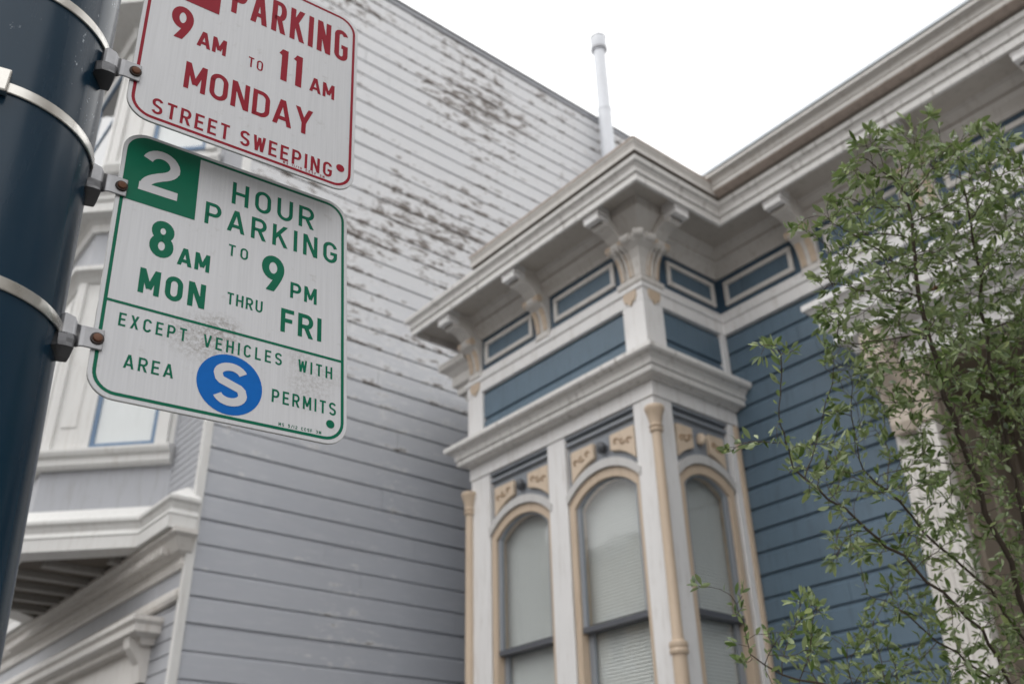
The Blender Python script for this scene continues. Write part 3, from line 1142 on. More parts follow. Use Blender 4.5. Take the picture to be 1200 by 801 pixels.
plain_window(G45w, .46, 1.13, 5.462, 7.15)
plain_window(G45w, .46, 1.13, 9.2, 10.85)
plain_window(GBw, -10.95, -9.95, 5.462, 7.15, True)
plain_window(GBw, -10.95, -9.95, 9.2, 10.85, True)
# vent pipe strapped to the side wall, rising past the roof edge
m = MB()
VX, VY = 8.56, 7.80
m.lathe((VX, VY), [(.106, 9.0), (.106, 12.25), (.112, 12.255), (.112, 12.31), (.100, 12.315), (.098, 13.56)], 16)
vp = m.build('vent_pipe', PIPEW, grey, smooth=True)
m = MB()
m.lathe((VX, VY), [(.100, 13.561), (.126, 13.565), (.132, 13.58), (.132, 13.86), (.128, 13.88), (.110, 13.885)], 20)
m.build('vent_cap', PIPEW, vp, smooth=True)
m = MB()
for z in (13.575, 13.845):
    m = MB()
    m.lathe((VX, VY), [(.1325, z), (.137, z + .004), (.137, z + .020), (.1325, z + .024)], 20)
    m.build('cap_rim', ZINC, vp)

# ------------------------------------------------------------------ unseen row houses, added to darken the soffits and shape reflections
HCOL = [paint('unseen_mustard_house_paint', (0.30, 0.24, 0.15)), paint('unseen_brick_red_house_paint', (0.20, 0.09, 0.07)), paint('unseen_sage_house_paint', (0.18, 0.20, 0.16)), paint('unseen_stone_house_paint', (0.30, 0.28, 0.25))]
HLAB = ['unseen mustard row house across the street', 'unseen brick red row house across the street', 'unseen sage green row house across the street', 'unseen stone coloured row house across the street', 'unseen tall mustard row house farthest along the street']


def unseen_row_house(x0, x1, y0, y1, h, mat, label, face):
    t = thing('unseen_row_house', label, 'house', ((x0 + x1) / 2, (y0 + y1) / 2, 0), 'unseen row houses added around the street')
    m = MB(); m.box(x0, x1, y0, y1, 0, h)
    m.build('wall', mat, t)
    fr = Fr(x1, 0, 0, 1, 1, 0) if face > 0 else Fr(x0, 0, 0, -1, -1, 0)
    s_ = 1 if face > 0 else -1
    m = MB()
    pth = [(x1, y0), (x1, y1)] if face > 0 else [(x0, y1), (x0, y0)]
    m.sweep([(.0, h - .5), (.1, h - .45), (.4, h - .3), (.5, h - .05), (.5, h + .1), (-.2, h + .1)], pth)
    m.build('cornice', WHITE, t)
    m = MB(); m.box(x0 + .3, x1 - .3, y0 + .1, y1 - .1, h + .002, h + .2)
    m.build('roof', ROOFM, t)
    for zc in (1.2, 4.6, 7.8):
        if zc + 2.2 > h:
            continue
        for k in range(3):
            yc = y0 + (y1 - y0) * (k + .5) / 3
            uc = s_ * yc
            m = MB()
            m.fbox(fr, uc - .6, uc - .48, .0, .08, zc, zc + 1.9); m.fbox(fr, uc + .48, uc + .6, .0, .08, zc, zc + 1.9)
            m.fbox(fr, uc - .6, uc + .6, .0, .10, zc + 1.9, zc + 2.05); m.fbox(fr, uc - .65, uc + .65, .0, .14, zc - .1, zc)
            f = m.build('window', WHITE, t)
            m = MB(); m.fbox(fr, uc - .48, uc + .48, .0, .02, zc, zc + 1.9)
            m.build('pane', simple_dark, f)


simple_dark = simple('dark_glass', (0.03, 0.035, 0.04), 0.05)
for i, (y0, y1, h) in enumerate([(-9, -1.6, 10.5), (-1.4, 6.2, 9.2), (6.4, 14.2, 11.4), (14.6, 22.5, 10.0), (22.8, 31.0, 12.2)]):
    unseen_row_house(-24, -14.5, y0, y1, h, HCOL[i % 4], HLAB[i], 1)
unseen_row_house(3.6, 14, -13.5, -3.4, 11.0, HCOL[3], 'unseen stone coloured row house next to the blue house on the near side', -1)

# ------------------------------------------------------------------ sign pole
PZ, PX, PY, LEAN = 2.34, 0.0937, 1.028, -0.045


def pole_c(z):
    return np.array([PX + LEAN * (z - PZ), PY, z])


def pole_r(z):
    return 0.1040 - 0.002 * (z - PZ)


pole = thing('sign_post', 'thick glossy navy blue metal post with scratched paint and steel bands holding two parking signs', 'pole', (pole_c(0)[0], PY, 0))
m = MB()
rings = []
zz = [0.0, .01, .5, 1.0, 1.5, 2.0, 2.5, 3.0, 4.0, 5.2]
for z in zz:
    c, r = pole_c(z), pole_r(z)
    rings.append([(c[0] + r * math.cos(2 * math.pi * k / 64), c[1] + r * math.sin(2 * math.pi * k / 64), z) for k in range(64)])
m.loft(rings)
m.build('shaft', POLEM, pole, smooth=True)
m = MB()
c = pole_c(0)
m.lathe((c[0], c[1]), [(.17, 0), (.17, .03), (.14, .06), (.115, .25), (.105, .27)], 40)
m.build('base_collar', POLEM, pole, smooth=True)
m = MB()
c = pole_c(5.2)
m.lathe((c[0], c[1]), [(.098, 5.19), (.098, 5.22), (.06, 5.27), (.01, 5.29)], 40)
m.build('pole_cap', POLEM, pole, smooth=True)


def band(zc, buckle=None, h=.0140):
    m = MB()
    rings = []
    n = 72
    for (dr, dz) in ((.0004, -h / 2), (.0022, -h / 2), (.0030, -h / 2 + .001), (.0030, h / 2 - .001), (.0022, h / 2), (.0004, h / 2)):
        c, r = pole_c(zc + dz), pole_r(zc) + dr
        rings.append([(c[0] + r * math.cos(2 * math.pi * k / n), c[1] + r * math.sin(2 * math.pi * k / n), zc + dz) for k in range(n)])
    m.loft(rings, True, False)
    b = m.build('steel_band', STEEL, pole, smooth=True)
    if buckle is not None:
        a = rad(buckle)
        c, r = pole_c(zc), pole_r(zc)
        F = Fr(c[0] + math.cos(a) * (r + .002), c[1] + math.sin(a) * (r + .002), -math.sin(a), math.cos(a), math.cos(a), math.sin(a))
        m = MB()
        m.fbox(F, -.010, .012, 0, .011, zc - .014, zc + .016)
        m.fbox(F, -.012, -.003, .004, .014, zc - .016, zc + .018)
        m.build('buckle', STEEL, b, bevel=.002)


# ------------------------------------------------------------------ lettering
def poly_clip(poly, axis, lim, keep_less):
    out = []
    for i in range(len(poly)):
        a, b = poly[i], poly[(i + 1) % len(poly)]
        ia = (a[axis] <= lim) if keep_less else (a[axis] >= lim)
        ib = (b[axis] <= lim) if keep_less else (b[axis] >= lim)
        if ia:
            out.append(a)
        if ia != ib:
            t = (lim - a[axis]) / (b[axis] - a[axis])
            out.append((a[0] + t * (b[0] - a[0]), a[1] + t * (b[1] - a[1])))
    return out


def ell(cx, cy, rx, ry, a0, a1, n=14):
    return [(cx + rx * math.cos(rad(a0 + (a1 - a0) * i / n)), cy + ry * math.sin(rad(a0 + (a1 - a0) * i / n))) for i in range(n + 1)]


def bez(p0, p1, p2, n=10):
    return [((1 - t) ** 2 * p0[0] + 2 * t * (1 - t) * p1[0] + t * t * p2[0], (1 - t) ** 2 * p0[1] + 2 * t * (1 - t) * p1[1] + t * t * p2[1])
            for t in [i / n for i in range(n + 1)]]


WID = {'I': 0.0, '1': 0.28, 'M': 1.16, 'W': 1.2, 'A': 1.12, 'E': .86, 'F': .84, 'L': .82, 'T': .88, 'Y': 1.06, 'V': 1.06, 'K': 1.02, 'X': 1.0, '/': .7}


def glyph(ch, w, t):
    """Centre-line strokes of a letter of cap height 1 in a box w wide, stroke t."""
    a = t / 2
    L, R, B, T = a, w - a, a, 1 - a
    cx, r = w / 2, (w - t) / 2
    M_ = 0.5
    ry = min(r * 1.15, .5 - a)
    o_l, o_r = ell(cx, T - ry, r, ry, 180, 0), ell(cx, B + ry, r, ry, 0, -180)
    S = {}
    if ch == 'A': return [[(a * .95, -.02), (cx, 1.06)], [(w - a * .95, -.02), (cx, 1.06)], [(w * .22, .27), (w * .78, .27)]]
    if ch == 'C': return [ell(cx, T - ry, r, ry, 12, 180) + ell(cx, B + ry, r, ry, 180, 348)]
    if ch == 'D': return [[(L, B), (cx * .95, B)] + ell(cx * .95, B + ry, R - cx * .95, ry, -90, 0) + ell(cx * .95, T - ry, R - cx * .95, ry, 0, 90) + [(L, T), (L, B), (L + .01, B)]]
    if ch == 'E': return [[(w, T), (L, T), (L, B), (w, B)], [(L, .51), (w * .9, .51)]]
    if ch == 'F': return [[(w, T), (L, T), (L, 0)], [(L, .51), (w * .88, .51)]]
    if ch == 'G': return [ell(cx, T - ry, r, ry, 12, 180) + ell(cx, B + ry, r, ry, 180, 360) + [(R, .45), (cx * 1.02, .45)]]
    if ch == 'H': return [[(L, 0), (L, 1)], [(R, 0), (R, 1)], [(L, .51), (R, .51)]]
    if ch == 'I': return [[(w / 2, 0), (w / 2, 1)]]
    if ch == 'K': return [[(L, 0), (L, 1)], [(L, .36), (w - a * .9, 1.04)], [(w * .42, .56), (w - a * .7, -.04)]]
    if ch == 'L': return [[(L, 1), (L, B), (w, B)]]
    if ch == 'M': return [[(L, 0), (L, 1)], [(R, 0), (R, 1)], [(L * .9, 1.03), (cx, .22)], [(w - L * .9, 1.03), (cx, .22)]]
    if ch == 'N': return [[(L, 0), (L, 1)], [(R, 0), (R, 1)], [(L * .95, 1.03), (w - L * .95, -.03)]]
    if ch == 'O' or ch == '0': return [o_l + o_r + o_l[:2]]
    if ch == 'P': return [[(L, 0), (L, T), (w * .55, T)] + ell(w * .55, (T + .44) / 2, R - w * .55, (T - .44) / 2, 90, -90) + [(L, .44)]]
    if ch == 'R': return [[(L, 0), (L, T), (w * .55, T)] + ell(w * .55, (T + .46) / 2, R - w * .55, (T - .46) / 2, 90, -90) + [(L, .46)], [(w * .50, .47), (w - a * .85, -.04)]]
    if ch == 'S' or ch == 's':
        return [ell(cx, (T + .52) / 2, r, (T - .52) / 2, 18, 180, 12) + [(L + r * .12, .61)] + bez((L + r * .3, .565), (cx, .50), (R - r * .3, .435), 5) + [(R - r * .10, .385)] + ell(cx, (B + .48) / 2, r, (.48 - B) / 2, 0, -162, 12)]
    if ch == 'T': return [[(0, T), (w, T)], [(cx, 0), (cx, T)]]
    if ch == 'U': return [[(L, 1)] + ell(cx, B + ry, r, ry, 180, 360) + [(R, 1)]]
    if ch == 'V': return [[(a * .9, 1.02), (cx, -.06)], [(w - a * .9, 1.02), (cx, -.06)]]
    if ch == 'W': return [[(a * .8, 1.02), (w * .27, -.05)], [(w * .27, -.05), (cx, .9)], [(cx, .9), (w * .73, -.05)], [(w * .73, -.05), (w - a * .8, 1.02)]]
    if ch == 'X': return [[(a, -.03), (w - a, 1.03)], [(a, 1.03), (w - a, -.03)]]
    if ch == 'Y': return [[(a * .9, 1.03), (cx, .42)], [(w - a * .9, 1.03), (cx, .42)], [(cx, 0), (cx, .47)]]
    if ch == '1': return [[(w - a, 0), (w - a, 1)], [(0, .80), (w - a, .955)]]
    if ch == '2': return [ell(cx, T - r * 1.0, r, r * 1.0, 165, -8, 12) + bez((R - r * .04, T - r * 1.18), (R - r * .15, .50), (cx, .40), 5) + bez((cx - .02, .385), (L, .25), (L + .005, B), 6)[:-1] + [(L - .01, -.03)], [(0, B), (w, B)]]
    if ch == '3': return [ell(cx, (T + .52) / 2, r * .95, (T - .52) / 2, 165, -90, 12) + ell(cx, (B + .52) / 2, r, (.52 - B) / 2, 90, -165, 12)]
    if ch == '5': return [[(w * .95, T), (L + .03, T), (L, .50)] + ell(cx, B + .30, r, .30, 140, -160, 14)]
    if ch == '8': return [ell(cx, (T + .53) / 2, r * .92, (T - .53) / 2, -90, 270, 20), ell(cx, (B + .53) / 2, r, (.53 - B) / 2, 90, 450, 20)]
    if ch == '9': return [ell(cx, T - .255, r, .255, -8, 352, 24), bez((R, T - .26), (R, .44), (cx * .72, -.03), 10)]
    if ch == '/': return [[(0, -.05), (w, 1.05)]]
    return []


def text_line(mb, put, s, u0, u1, v, h, t, wr, z0, fill=False, gap=None, clip=True):
    """Letters from u0 to u1 on baseline v; wr = letter width / cap height."""
    ws = []
    for ch in s:
        if ch == ' ':
            ws.append(wr * .8)
        elif ch == 'I':
            ws.append(t)
        else:
            ws.append(wr * WID.get(ch, 1.0))
    tot = sum(ws) * h
    g = (u1 - u0 - tot) / max(1, len(s) - 1)
    u = u0
    for ch, w_ in zip(s, ws):
        lay = z0
        for path in glyph(ch, w_, t):
            n = len(path)
            lf, rt = [], []
            for i, p in enumerate(path):
                q0, q1 = path[max(i - 1, 0)], path[min(i + 1, n - 1)]
                def nrm(a, b):
                    d = (b[0] - a[0], b[1] - a[1])
                    l = math.hypot(*d) or 1
                    return (-d[1] / l, d[0] / l)
                if i == 0:
                    mx, my = nrm(p, q1)
                elif i == n - 1:
                    mx, my = nrm(q0, p)
                else:
                    n1, n2 = nrm(q0, p), nrm(p, q1)
                    k = max(.35, 1 + n1[0] * n2[0] + n1[1] * n2[1])
                    mx, my = (n1[0] + n2[0]) / k, (n1[1] + n2[1]) / k
                lf.append((p[0] + mx * t / 2, p[1] + my * t / 2))
                rt.append((p[0] - mx * t / 2, p[1] - my * t / 2))
            for i in range(n - 1):
                poly = [lf[i], lf[i + 1], rt[i + 1], rt[i]]
                if clip:
                    poly = poly_clip(poly, 1, 0, False)
                    if len(poly) > 2:
                        poly = poly_clip(poly, 1, 1, True)
                if len(poly) > 2:
                    mb.add([put(u + x * h, v + y * h, lay) for x, y in poly], [tuple(range(len(poly)))])
            lay += .00004
        u += w_ * h + g


def rrect(u0, u1, v0, v1, r, n=8):
    pts = []
    for (cx, cy, a) in ((u1 - r, v1 - r, 0), (u0 + r, v1 - r, 90), (u0 + r, v0 + r, 180), (u1 - r, v0 + r, 270)):
        for i in range(n + 1):
            t = rad(a + 90 * i / n)
            pts.append((cx + r * math.cos(t), cy + r * math.sin(t)))
    return pts


def make_sign(TL, hx, vx, Hh, name, label, inkm, sheet, cat='sign'):
    TL, hx, vx = np.array(TL), np.array(hx), np.array(vx)
    hx = hx / np.linalg.norm(hx)
    nx = np.cross(hx, vx)
    nx /= np.linalg.norm(nx)
    vx = np.cross(nx, hx)
    W = .305

    def put(u, v, o):
        return TL + hx * u + vx * v + nx * o
    root = thing(name, label, cat, tuple(put(W / 2, -Hh, 0)), 'street signs banded to the blue post')
    out = rrect(0, W, -Hh, 0, .030)
    m = MB()
    m.loft([[put(u, v, o) for u, v in out] for o in (-.0022, -.0001)])
    m.build('plate', ALU, root)
    face = rrect(.0006, W - .0006, -Hh + .0006, -.0006, .0295)
    me = bpy.data.meshes.new('face_sheet')
    me.from_pydata([tuple(put(u, v, .0002)) for u, v in face], [], [tuple(range(len(face)))])
    uvl = me.uv_layers.new(name='UVMap')
    for i, (u, v) in enumerate(face):
        uvl.data[i].uv = (u / .305, -v / .305)
    me.materials.append(sheet)
    ob = bpy.data.objects.new('face_sheet', me)
    COL.objects.link(ob)
    ob.parent = root
    ob.location = -Vector(root.location)
    m = MB()
    a, b = rrect(.0048, W - .0048, -Hh + .0052, -.0048, .0265), rrect(.0088, W - .0088, -Hh + .0092, -.0088, .0225)
    n = len(a)
    m.add([put(u, v, .0004) for u, v in a] + [put(u, v, .0004) for u, v in b], [(i, (i + 1) % n, n + (i + 1) % n, n + i) for i in range(n)])
    m.build('border_line', inkm, root, fix=False)
    return root, put


def word(root, put, s, u0, u1, v, h, t, wr, mat, z0=.0004, name='lettering'):
    m = MB()
    text_line(m, lambda u, v_, o: put(u, v_, o), s, u0 / 1e3, u1 / 1e3, v / 1e3, h / 1e3, t, wr, z0)
    o = m.build(name, mat, root, fix=False)
    return o


def disc(root, put, cu, cv, r, mat, z0, name, n=40):
    m = MB()
    m.add([put(cu / 1e3 + r / 1e3 * math.cos(2 * math.pi * k / n), cv / 1e3 + r / 1e3 * math.sin(2 * math.pi * k / n), z0) for k in range(n)], [tuple(range(n))])
    return m.build(name, mat, root, fix=False)


def corner_block(root, put, mat, u1, v1):
    m = MB()
    pts = [(.0048, v1 / 1e3), (u1 / 1e3, v1 / 1e3), (u1 / 1e3, -.0048)] + [(.0048 + .0265 + .0265 * math.cos(rad(a)), -.0048 - .0265 + .0265 * math.sin(rad(a))) for a in range(90, 181, 10)]
    m.add([put(u, v, .00055) for u, v in pts], [tuple(range(len(pts)))])
    return m.build('corner_block', mat, root, fix=False)


def sign_bracket(root, put, v):
    """Banded bracket: a tab bolted through the sign edge, a bent strap back to the post, two flared ears."""
    v = v / 1e3
    P0 = put(0.004, v, 0)
    c, r = pole_c(P0[2]), pole_r(P0[2])
    m = MB()
    t = .0024
    # strap seen in plan: tab on the sign face, bend, web, run back to the post
    plan = [(.0110, .0030), (-.0090, .0030), (-.0125, .0016), (-.0150, -.003), (-.0185, -.005), (-.0290, -.005), (-.0320, -.007), (-.0330, -.014), (-.0330, -.040)]
    lo_ = [-.0128, -.0128, -.0128, -.012, -.010, -.006, -.006, -.006, -.006]
    hi_ = [.0128, .0128, .0135, .017, .026, .029, .027, .025, .025]
    rings = []
    for i, (u, o) in enumerate(plan):
        a = plan[max(i - 1, 0)]; b = plan[min(i + 1, len(plan) - 1)]
        d = np.array([b[0] - a[0], b[1] - a[1]]); d /= np.linalg.norm(d)
        nn = np.array([-d[1], d[0]]) * t / 2
        l, h = v + lo_[i], v + hi_[i]
        rings.append([put(u + nn[0], l, o + nn[1]), put(u - nn[0], l, o - nn[1]), put(u - nn[0], h, o - nn[1]), put(u + nn[0], h, o + nn[1])])
    m.loft(rings)
    br = m.build('bracket', ZINC, root, bevel=.0009)
    # flared lower leg: a curved lip that swells out and down towards the street side
    m = MB()
    rings = []
    for (z, g, w0) in [(.0030, -.004, .0), (.0015, .000, .0), (-.002, .002, .0005), (-.007, .0035, .001), (-.013, .0045, .002), (-.0185, .0075, .003), (-.0210, .0105, .0035)]:
        sec = [(-.0135 - w0, -.012), (-.0145 - w0, -.003 + g), (-.0185, .0005 + g), (-.026, .0015 + g), (-.034, .0005 + g), (-.0400, -.004 + g), (-.0420, -.012), (-.0420, -.030), (-.0135 - w0, -.024)]
        rings.append([put(u, v + z - .18 * (u + .0135) * 0, o) for u, o in sec])
    m.loft(rings)
    m.build('saddle', ZINCDK, br, bevel=.0012)
    m = MB()
    F0 = put(.0042, v, .004)
    hx = put(1, 0, 0) - put(0, 0, 0); vx = put(0, 1, 0) - put(0, 0, 0)
    rings = []
    for rr, o in ((.0072, .0040), (.0074, .0052), (.0070, .0060), (.0060, .0062)):
        rings.append([put(.0042 + rr * math.cos(2 * math.pi * k / 20), v + rr * math.sin(2 * math.pi * k / 20), o) for k in range(20)])
    m.loft(rings)
    m.build('washer', RUSTDK, br, smooth=True)
    m = MB()
    rings = []
    for rr, o in ((.0052, .0060), (.0052, .0072), (.0044, .0084), (.0025, .0090)):
        rings.append([put(.0042 + rr * math.cos(2 * math.pi * k / 18), v + rr * math.sin(2 * math.pi * k / 18), o) for k in range(18)])
    m.loft(rings)
    m.build('bolt', RUST, br, smooth=True)
    return P0[2]


PATCH = [(.40, .90, .20, .13, .9), (.46, .83, .10, .08, .8), (.83, .99, .12, .15, .5), (.78, .88, .07, .06, .45), (.93, .93, .08, .06, .35)]
gs, gp = make_sign([0.2165, 0.9954, 2.5219], [0.99809, -0.05287, 0.03207], [-0.02804, 0.07525, 0.99677], .3763, 'parking_sign',
                   'white sign with green lettering for 2 hour parking and a round blue S badge', GREEN, sign_white(PATCH))
blk = corner_block(gs, gp, GREEN, 94.9, -108.7)
word(gs, gp, '2', 24, 71.5, -88.8, 70, .175, .67, SHEET, .0008)
word(gs, gp, 'HOUR', 139.5, 255, -62.5, 36, .145, .62, GREEN)
word(gs, gp, 'PARKING', 107, 290, -107.5, 34.5, .15, .60, GREEN)
word(gs, gp, '8', 45.2, 74, -179, 54, .19, .53, GREEN)
word(gs, gp, 'AM', 79.5, 118.8, -181, 25.5, .19, .62, GREEN)
word(gs, gp, 'TO', 140.5, 166, -145.5, 17.5, .15, .58, GREEN)
word(gs, gp, '9', 184.8, 215.6, -180, 54.5, .18, .56, GREEN)
word(gs, gp, 'PM', 224.3, 261.2, -182, 24.5, .17, .62, GREEN)
word(gs, gp, 'MON', 39.3, 117, -234.5, 34.5, .185, .60, GREEN)
word(gs, gp, 'THRU', 143.5, 188.8, -217.4, 17.2, .15, .54, GREEN)
word(gs, gp, 'FRI', 213.2, 268.6, -236, 34.8, .17, .60, GREEN)
m = MB()
m.add([gp(.0088, -.2562, .00045), gp(.2962, -.2591, .00045), gp(.2962, -.2555, .00045), gp(.0088, -.2527, .00045)], [(0, 1, 2, 3)])
m.build('divider_line', GREEN, gs, fix=False)
word(gs, gp, 'EXCEPT', 23.8, 99.8, -284.6, 17.2, .15, .54, GREEN)
word(gs, gp, 'VEHICLES', 119.5, 217, -284.9, 17, .15, .54, GREEN)
word(gs, gp, 'WITH', 238.5, 284.3, -286.5, 17.2, .15, .54, GREEN)
word(gs, gp, 'AREA', 35.2, 89.5, -335.6, 17.4, .15, .58, GREEN)
word(gs, gp, 'PERMITS', 206, 289.8, -336.6, 17.6, .15, .54, GREEN)
bd = disc(gs, gp, 154.6, -326.5, 39.2, BADGE, .0005, 'permit_badge')
m = MB()
text_line(m, gp, 'S', .1345, .1755, -.3545, .0562, .185, .73, .0009)
m.build('lettering', SHEET, bd, fix=False)
disc(gs, gp, 282.2, -349.2, 5.6, GREEN, .0005, 'dot', 24)
word(gs, gp, 'MS 5/12 CCSF 3M', 215.8, 270.4, -365.6, 4.3, .19, .62, GREEN, name='maker_line')

rs, rp = make_sign([0.18798, 0.95134, 2.82992], [0.99793, -0.05373, 0.03533], [-0.03488, 0.00927, 0.99935], .3258, 'street_sweeping_sign',
                   'white sign with red lettering for no parking on Monday during street sweeping', RED, sign_white([(.3, .3, .05, .05, .3)]))
corner_block(rs, rp, RED, 96.4, -108)
word(rs, rp, 'NO', 16, 86, -86, 56, .17, .50, SHEET, .0008)
word(rs, rp, 'PARKING', 111.5, 288.8, -92.3, 60, .13, .36, RED)
word(rs, rp, '9', 36.3, 65.2, -177.5, 56.5, .175, .51, RED)
word(rs, rp, 'AM', 72.3, 111.5, -176.3, 27, .185, .60, RED)
word(rs, rp, 'TO', 142.8, 163.5, -176, 17.8, .135, .50, RED)
word(rs, rp, '11', 188.8, 220, -176, 56.5, .165, .60, RED)
word(rs, rp, 'AM', 232.2, 270.5, -173.5, 26, .175, .60, RED)
word(rs, rp, 'MONDAY', 63, 240, -254, 44, .148, .55, RED)
word(rs, rp, 'STREET', 30, 127.8, -312, 24.6, .15, .54, RED)
word(rs, rp, 'SWEEPING', 142, 272, -311, 24.6, .155, .54, RED)
disc(rs, rp, 284.2, -288.8, 6.2, RED, .0005, 'dot', 24)
word(rs, rp, 'MS 11/10 CCSF 3M', 202, 261.5, -315.6, 3.8, .19, .62, RED, .0006, name='maker_line')

for root, put, vs in ((gs, gp, (-96.2, -310.2)), (rs, rp, (-48, -262.7))):
    for v in vs:
        z = sign_bracket(root, put, v)
        band(z + {-96.2: .024, -310.2: .007, -48: .02, -262.7: .036}[v], 257 if (root is gs and v == -96.2) else None)

# ------------------------------------------------------------------ small leafy tree at the right
BLOBS = [  # photo px, py, rx, ry, weight, depth: where the crown has leaf masses
    (1075, 165, 30, 28, 18, 2.7), (1150, 175, 40, 30, 26, 2.7), (1040, 205, 45, 45, 40, 2.6), (1110, 215, 60, 45, 60, 2.75),
    (1175, 215, 40, 45, 36, 2.6), (1010, 175, 14, 18, 8, 2.6), (1000, 235, 30, 45, 22, 2.55), (985, 275, 28, 35, 20, 2.5), (1060, 275, 60, 40, 60, 2.7),
    (1130, 285, 60, 45, 60, 2.75), (1185, 290, 35, 50, 34, 2.8), (1020, 320, 45, 35, 32, 2.6), (985, 335, 22, 20, 10, 2.55), (1090, 335, 60, 40, 60, 2.65),
    (1160, 350, 50, 50, 56, 2.75), (1010, 375, 50, 28, 42, 2.6), (1075, 395, 60, 35, 58, 2.6), (1145, 415, 55, 45, 56, 2.8), (1195, 420, 30, 60, 30, 2.7),
    (1000, 425, 38, 26, 26, 2.55), (975, 410, 14, 12, 8, 2.5), (1055, 445, 45, 28, 34, 2.7), (1110, 470, 50, 35, 42, 2.6), (1170, 490, 45, 45, 42, 2.75),
    (1015, 470, 28, 22, 16, 2.6), (985, 475, 30, 20, 16, 2.55), (1050, 505, 40, 25, 26, 2.7), (1120, 530, 55, 35, 42, 2.65),
    (975, 525, 40, 18, 24, 2.5), (935, 545, 28, 20, 20, 2.45), (1000, 555, 34, 24, 24, 2.6), (960, 570, 30, 18, 16, 2.5), (1045, 560, 35, 30, 22, 2.7),
    (1100, 590, 50, 35, 36, 2.6), (1160, 590, 45, 50, 40, 2.75), (985, 600, 16, 22, 14, 2.5), (985, 640, 22, 24, 16, 2.55), (1020, 645, 30, 20, 12, 2.7),
    (1080, 650, 45, 30, 24, 2.65), (1150, 660, 50, 45, 34, 2.75), (1030, 700, 30, 24, 16, 2.7), (1100, 715, 50, 30, 30, 2.6), (1170, 730, 45, 45, 36, 2.7),
    (945, 715, 22, 24, 18, 2.45), (935, 755, 28, 30, 28, 2.45), (965, 770, 34, 30, 32, 2.5), (1015, 745, 20, 18, 12, 2.55), (1040, 775, 40, 28, 30, 2.6),
    (1100, 775, 50, 30, 36, 2.65), (1160, 790, 50, 30, 36, 2.6), (1000, 795, 40, 16, 20, 2.5),
    # thin sprigs reaching out over the wall
    (872, 520, 22, 13, 14, 2.4), (905, 515, 10, 10, 4, 2.4), (903, 407, 12, 7, 5, 2.4), (925, 418, 10, 9, 4, 2.4), (930, 270, 8, 6, 3, 2.5),
    (820, 690, 6, 8, 3, 2.35), (876, 702, 5, 8, 3, 2.35), (857, 722, 6, 6, 3, 2.35), (862, 763, 5, 7, 3, 2.35), (897, 745, 9, 8, 4, 2.4),
    (1090, 138, 8, 10, 5, 2.7), (1143, 150, 10, 10, 5, 2.7), (1025, 152, 7, 8, 3, 2.6), (972, 238, 8, 10, 4, 2.5), (960, 325, 9, 9, 4, 2.5), (1185, 165, 14, 12, 7, 2.7),
    # outside the frame, so the crown is whole
    (1240, 250, 60, 80, 60, 2.75), (1290, 350, 70, 100, 70, 2.9), (1260, 500, 60, 90, 60, 2.8), (1250, 650, 60, 80, 60, 2.7), (1330, 600, 70, 100, 60, 2.9),
    (1050, 850, 80, 40, 40, 2.5), (1180, 860, 80, 40, 50, 2.6), (950, 850, 50, 40, 30, 2.4), (1300, 780, 70, 80, 50, 2.8), (1360, 480, 60, 80, 50, 3.0),
]
attr = []
NEAR = 0.73
for (px, py, rx, ry, n, d) in BLOBS:
    d = NEAR * d
    for _ in range(int(n * (3.0 if py < 470 else 1.9) * (1.3 if px > 1085 else 1.0))):
        a, q = rng.uniform(0, 2 * math.pi), math.sqrt(rng.uniform(0, 1))
        thick = (rx + ry) / 2 / FPX * d
        attr.append(at(px + rx * q * math.cos(a) * 1.05, py + ry * q * math.sin(a) * 1.05, d + rng.normal(0, 1) * min(.12, .7 * thick + .015)))
attr = np.array(attr)
fork = at(1235, 900, NEAR * 2.68)
foot = np.array([fork[0] + .06, fork[1] - .05, 0.0])
nodes = [foot]
parent = [-1]
for k in range(1, 13):
    t = k / 12
    nodes.append(foot + (fork - foot) * t + np.array([.03 * math.sin(3 * t), .03 * math.cos(4 * t) - .03, 0]))
    parent.append(len(nodes) - 2)
# main stems drawn as long curves fanning out of the fork
STEMS = [
    ([(1235, 900, 2.68), (1150, 735, 2.62), (1073, 664, 2.58), (1015, 618, 2.54), (956, 573, 2.48), (932, 548, 2.45)]),
    ([(1235, 900, 2.68), (1215, 770, 2.72), (1160, 690, 2.72), (1100, 640, 2.70), (1055, 590, 2.66), (1010, 552, 2.6)]),
    ([(1235, 900, 2.68), (1225, 700, 2.75), (1190, 560, 2.76), (1165, 450, 2.74), (1150, 350, 2.74), (1140, 260, 2.72)]),
    ([(1235, 900, 2.68), (1205, 720, 2.68), (1150, 580, 2.66), (1110, 470, 2.64), (1088, 395, 2.64), (1075, 320, 2.65), (1065, 240, 2.66)]),
    ([(1235, 900, 2.68), (1140, 850, 2.58), (1040, 812, 2.5), (960, 800, 2.45), (915, 790, 2.42), (880, 765, 2.38)]),
    ([(1235, 900, 2.68), (1270, 700, 2.8), (1260, 520, 2.82), (1235, 380, 2.78), (1200, 260, 2.7)]),
    ([(1235, 900, 2.68), (1330, 700, 2.88), (1340, 520, 2.95), (1310, 380, 2.92)]),
    ([(1235, 900, 2.68), (1170, 800, 2.64), (1085, 740, 2.66), (1040, 700, 2.68)]),
]
tip0 = len(nodes) - 1
for st in STEMS:
    pts = [at(p[0], p[1], NEAR * p[2]) for p in st]
    prev = tip0
    for a, b in zip(pts, pts[1:]):
        n = max(2, int(np.linalg.norm(b - a) / .034))
        for i in range(1, n + 1):
            t = i / n
            p = a + (b - a) * t + rng.normal(0, .0033, 3)
            nodes.append(p); parent.append(prev); prev = len(nodes) - 1
STEP, KILL, REACH = .019, .0245, .9
near_d = np.full(len(attr), 1e9)
near_i = np.zeros(len(attr), int)
alive = np.ones(len(attr), bool)


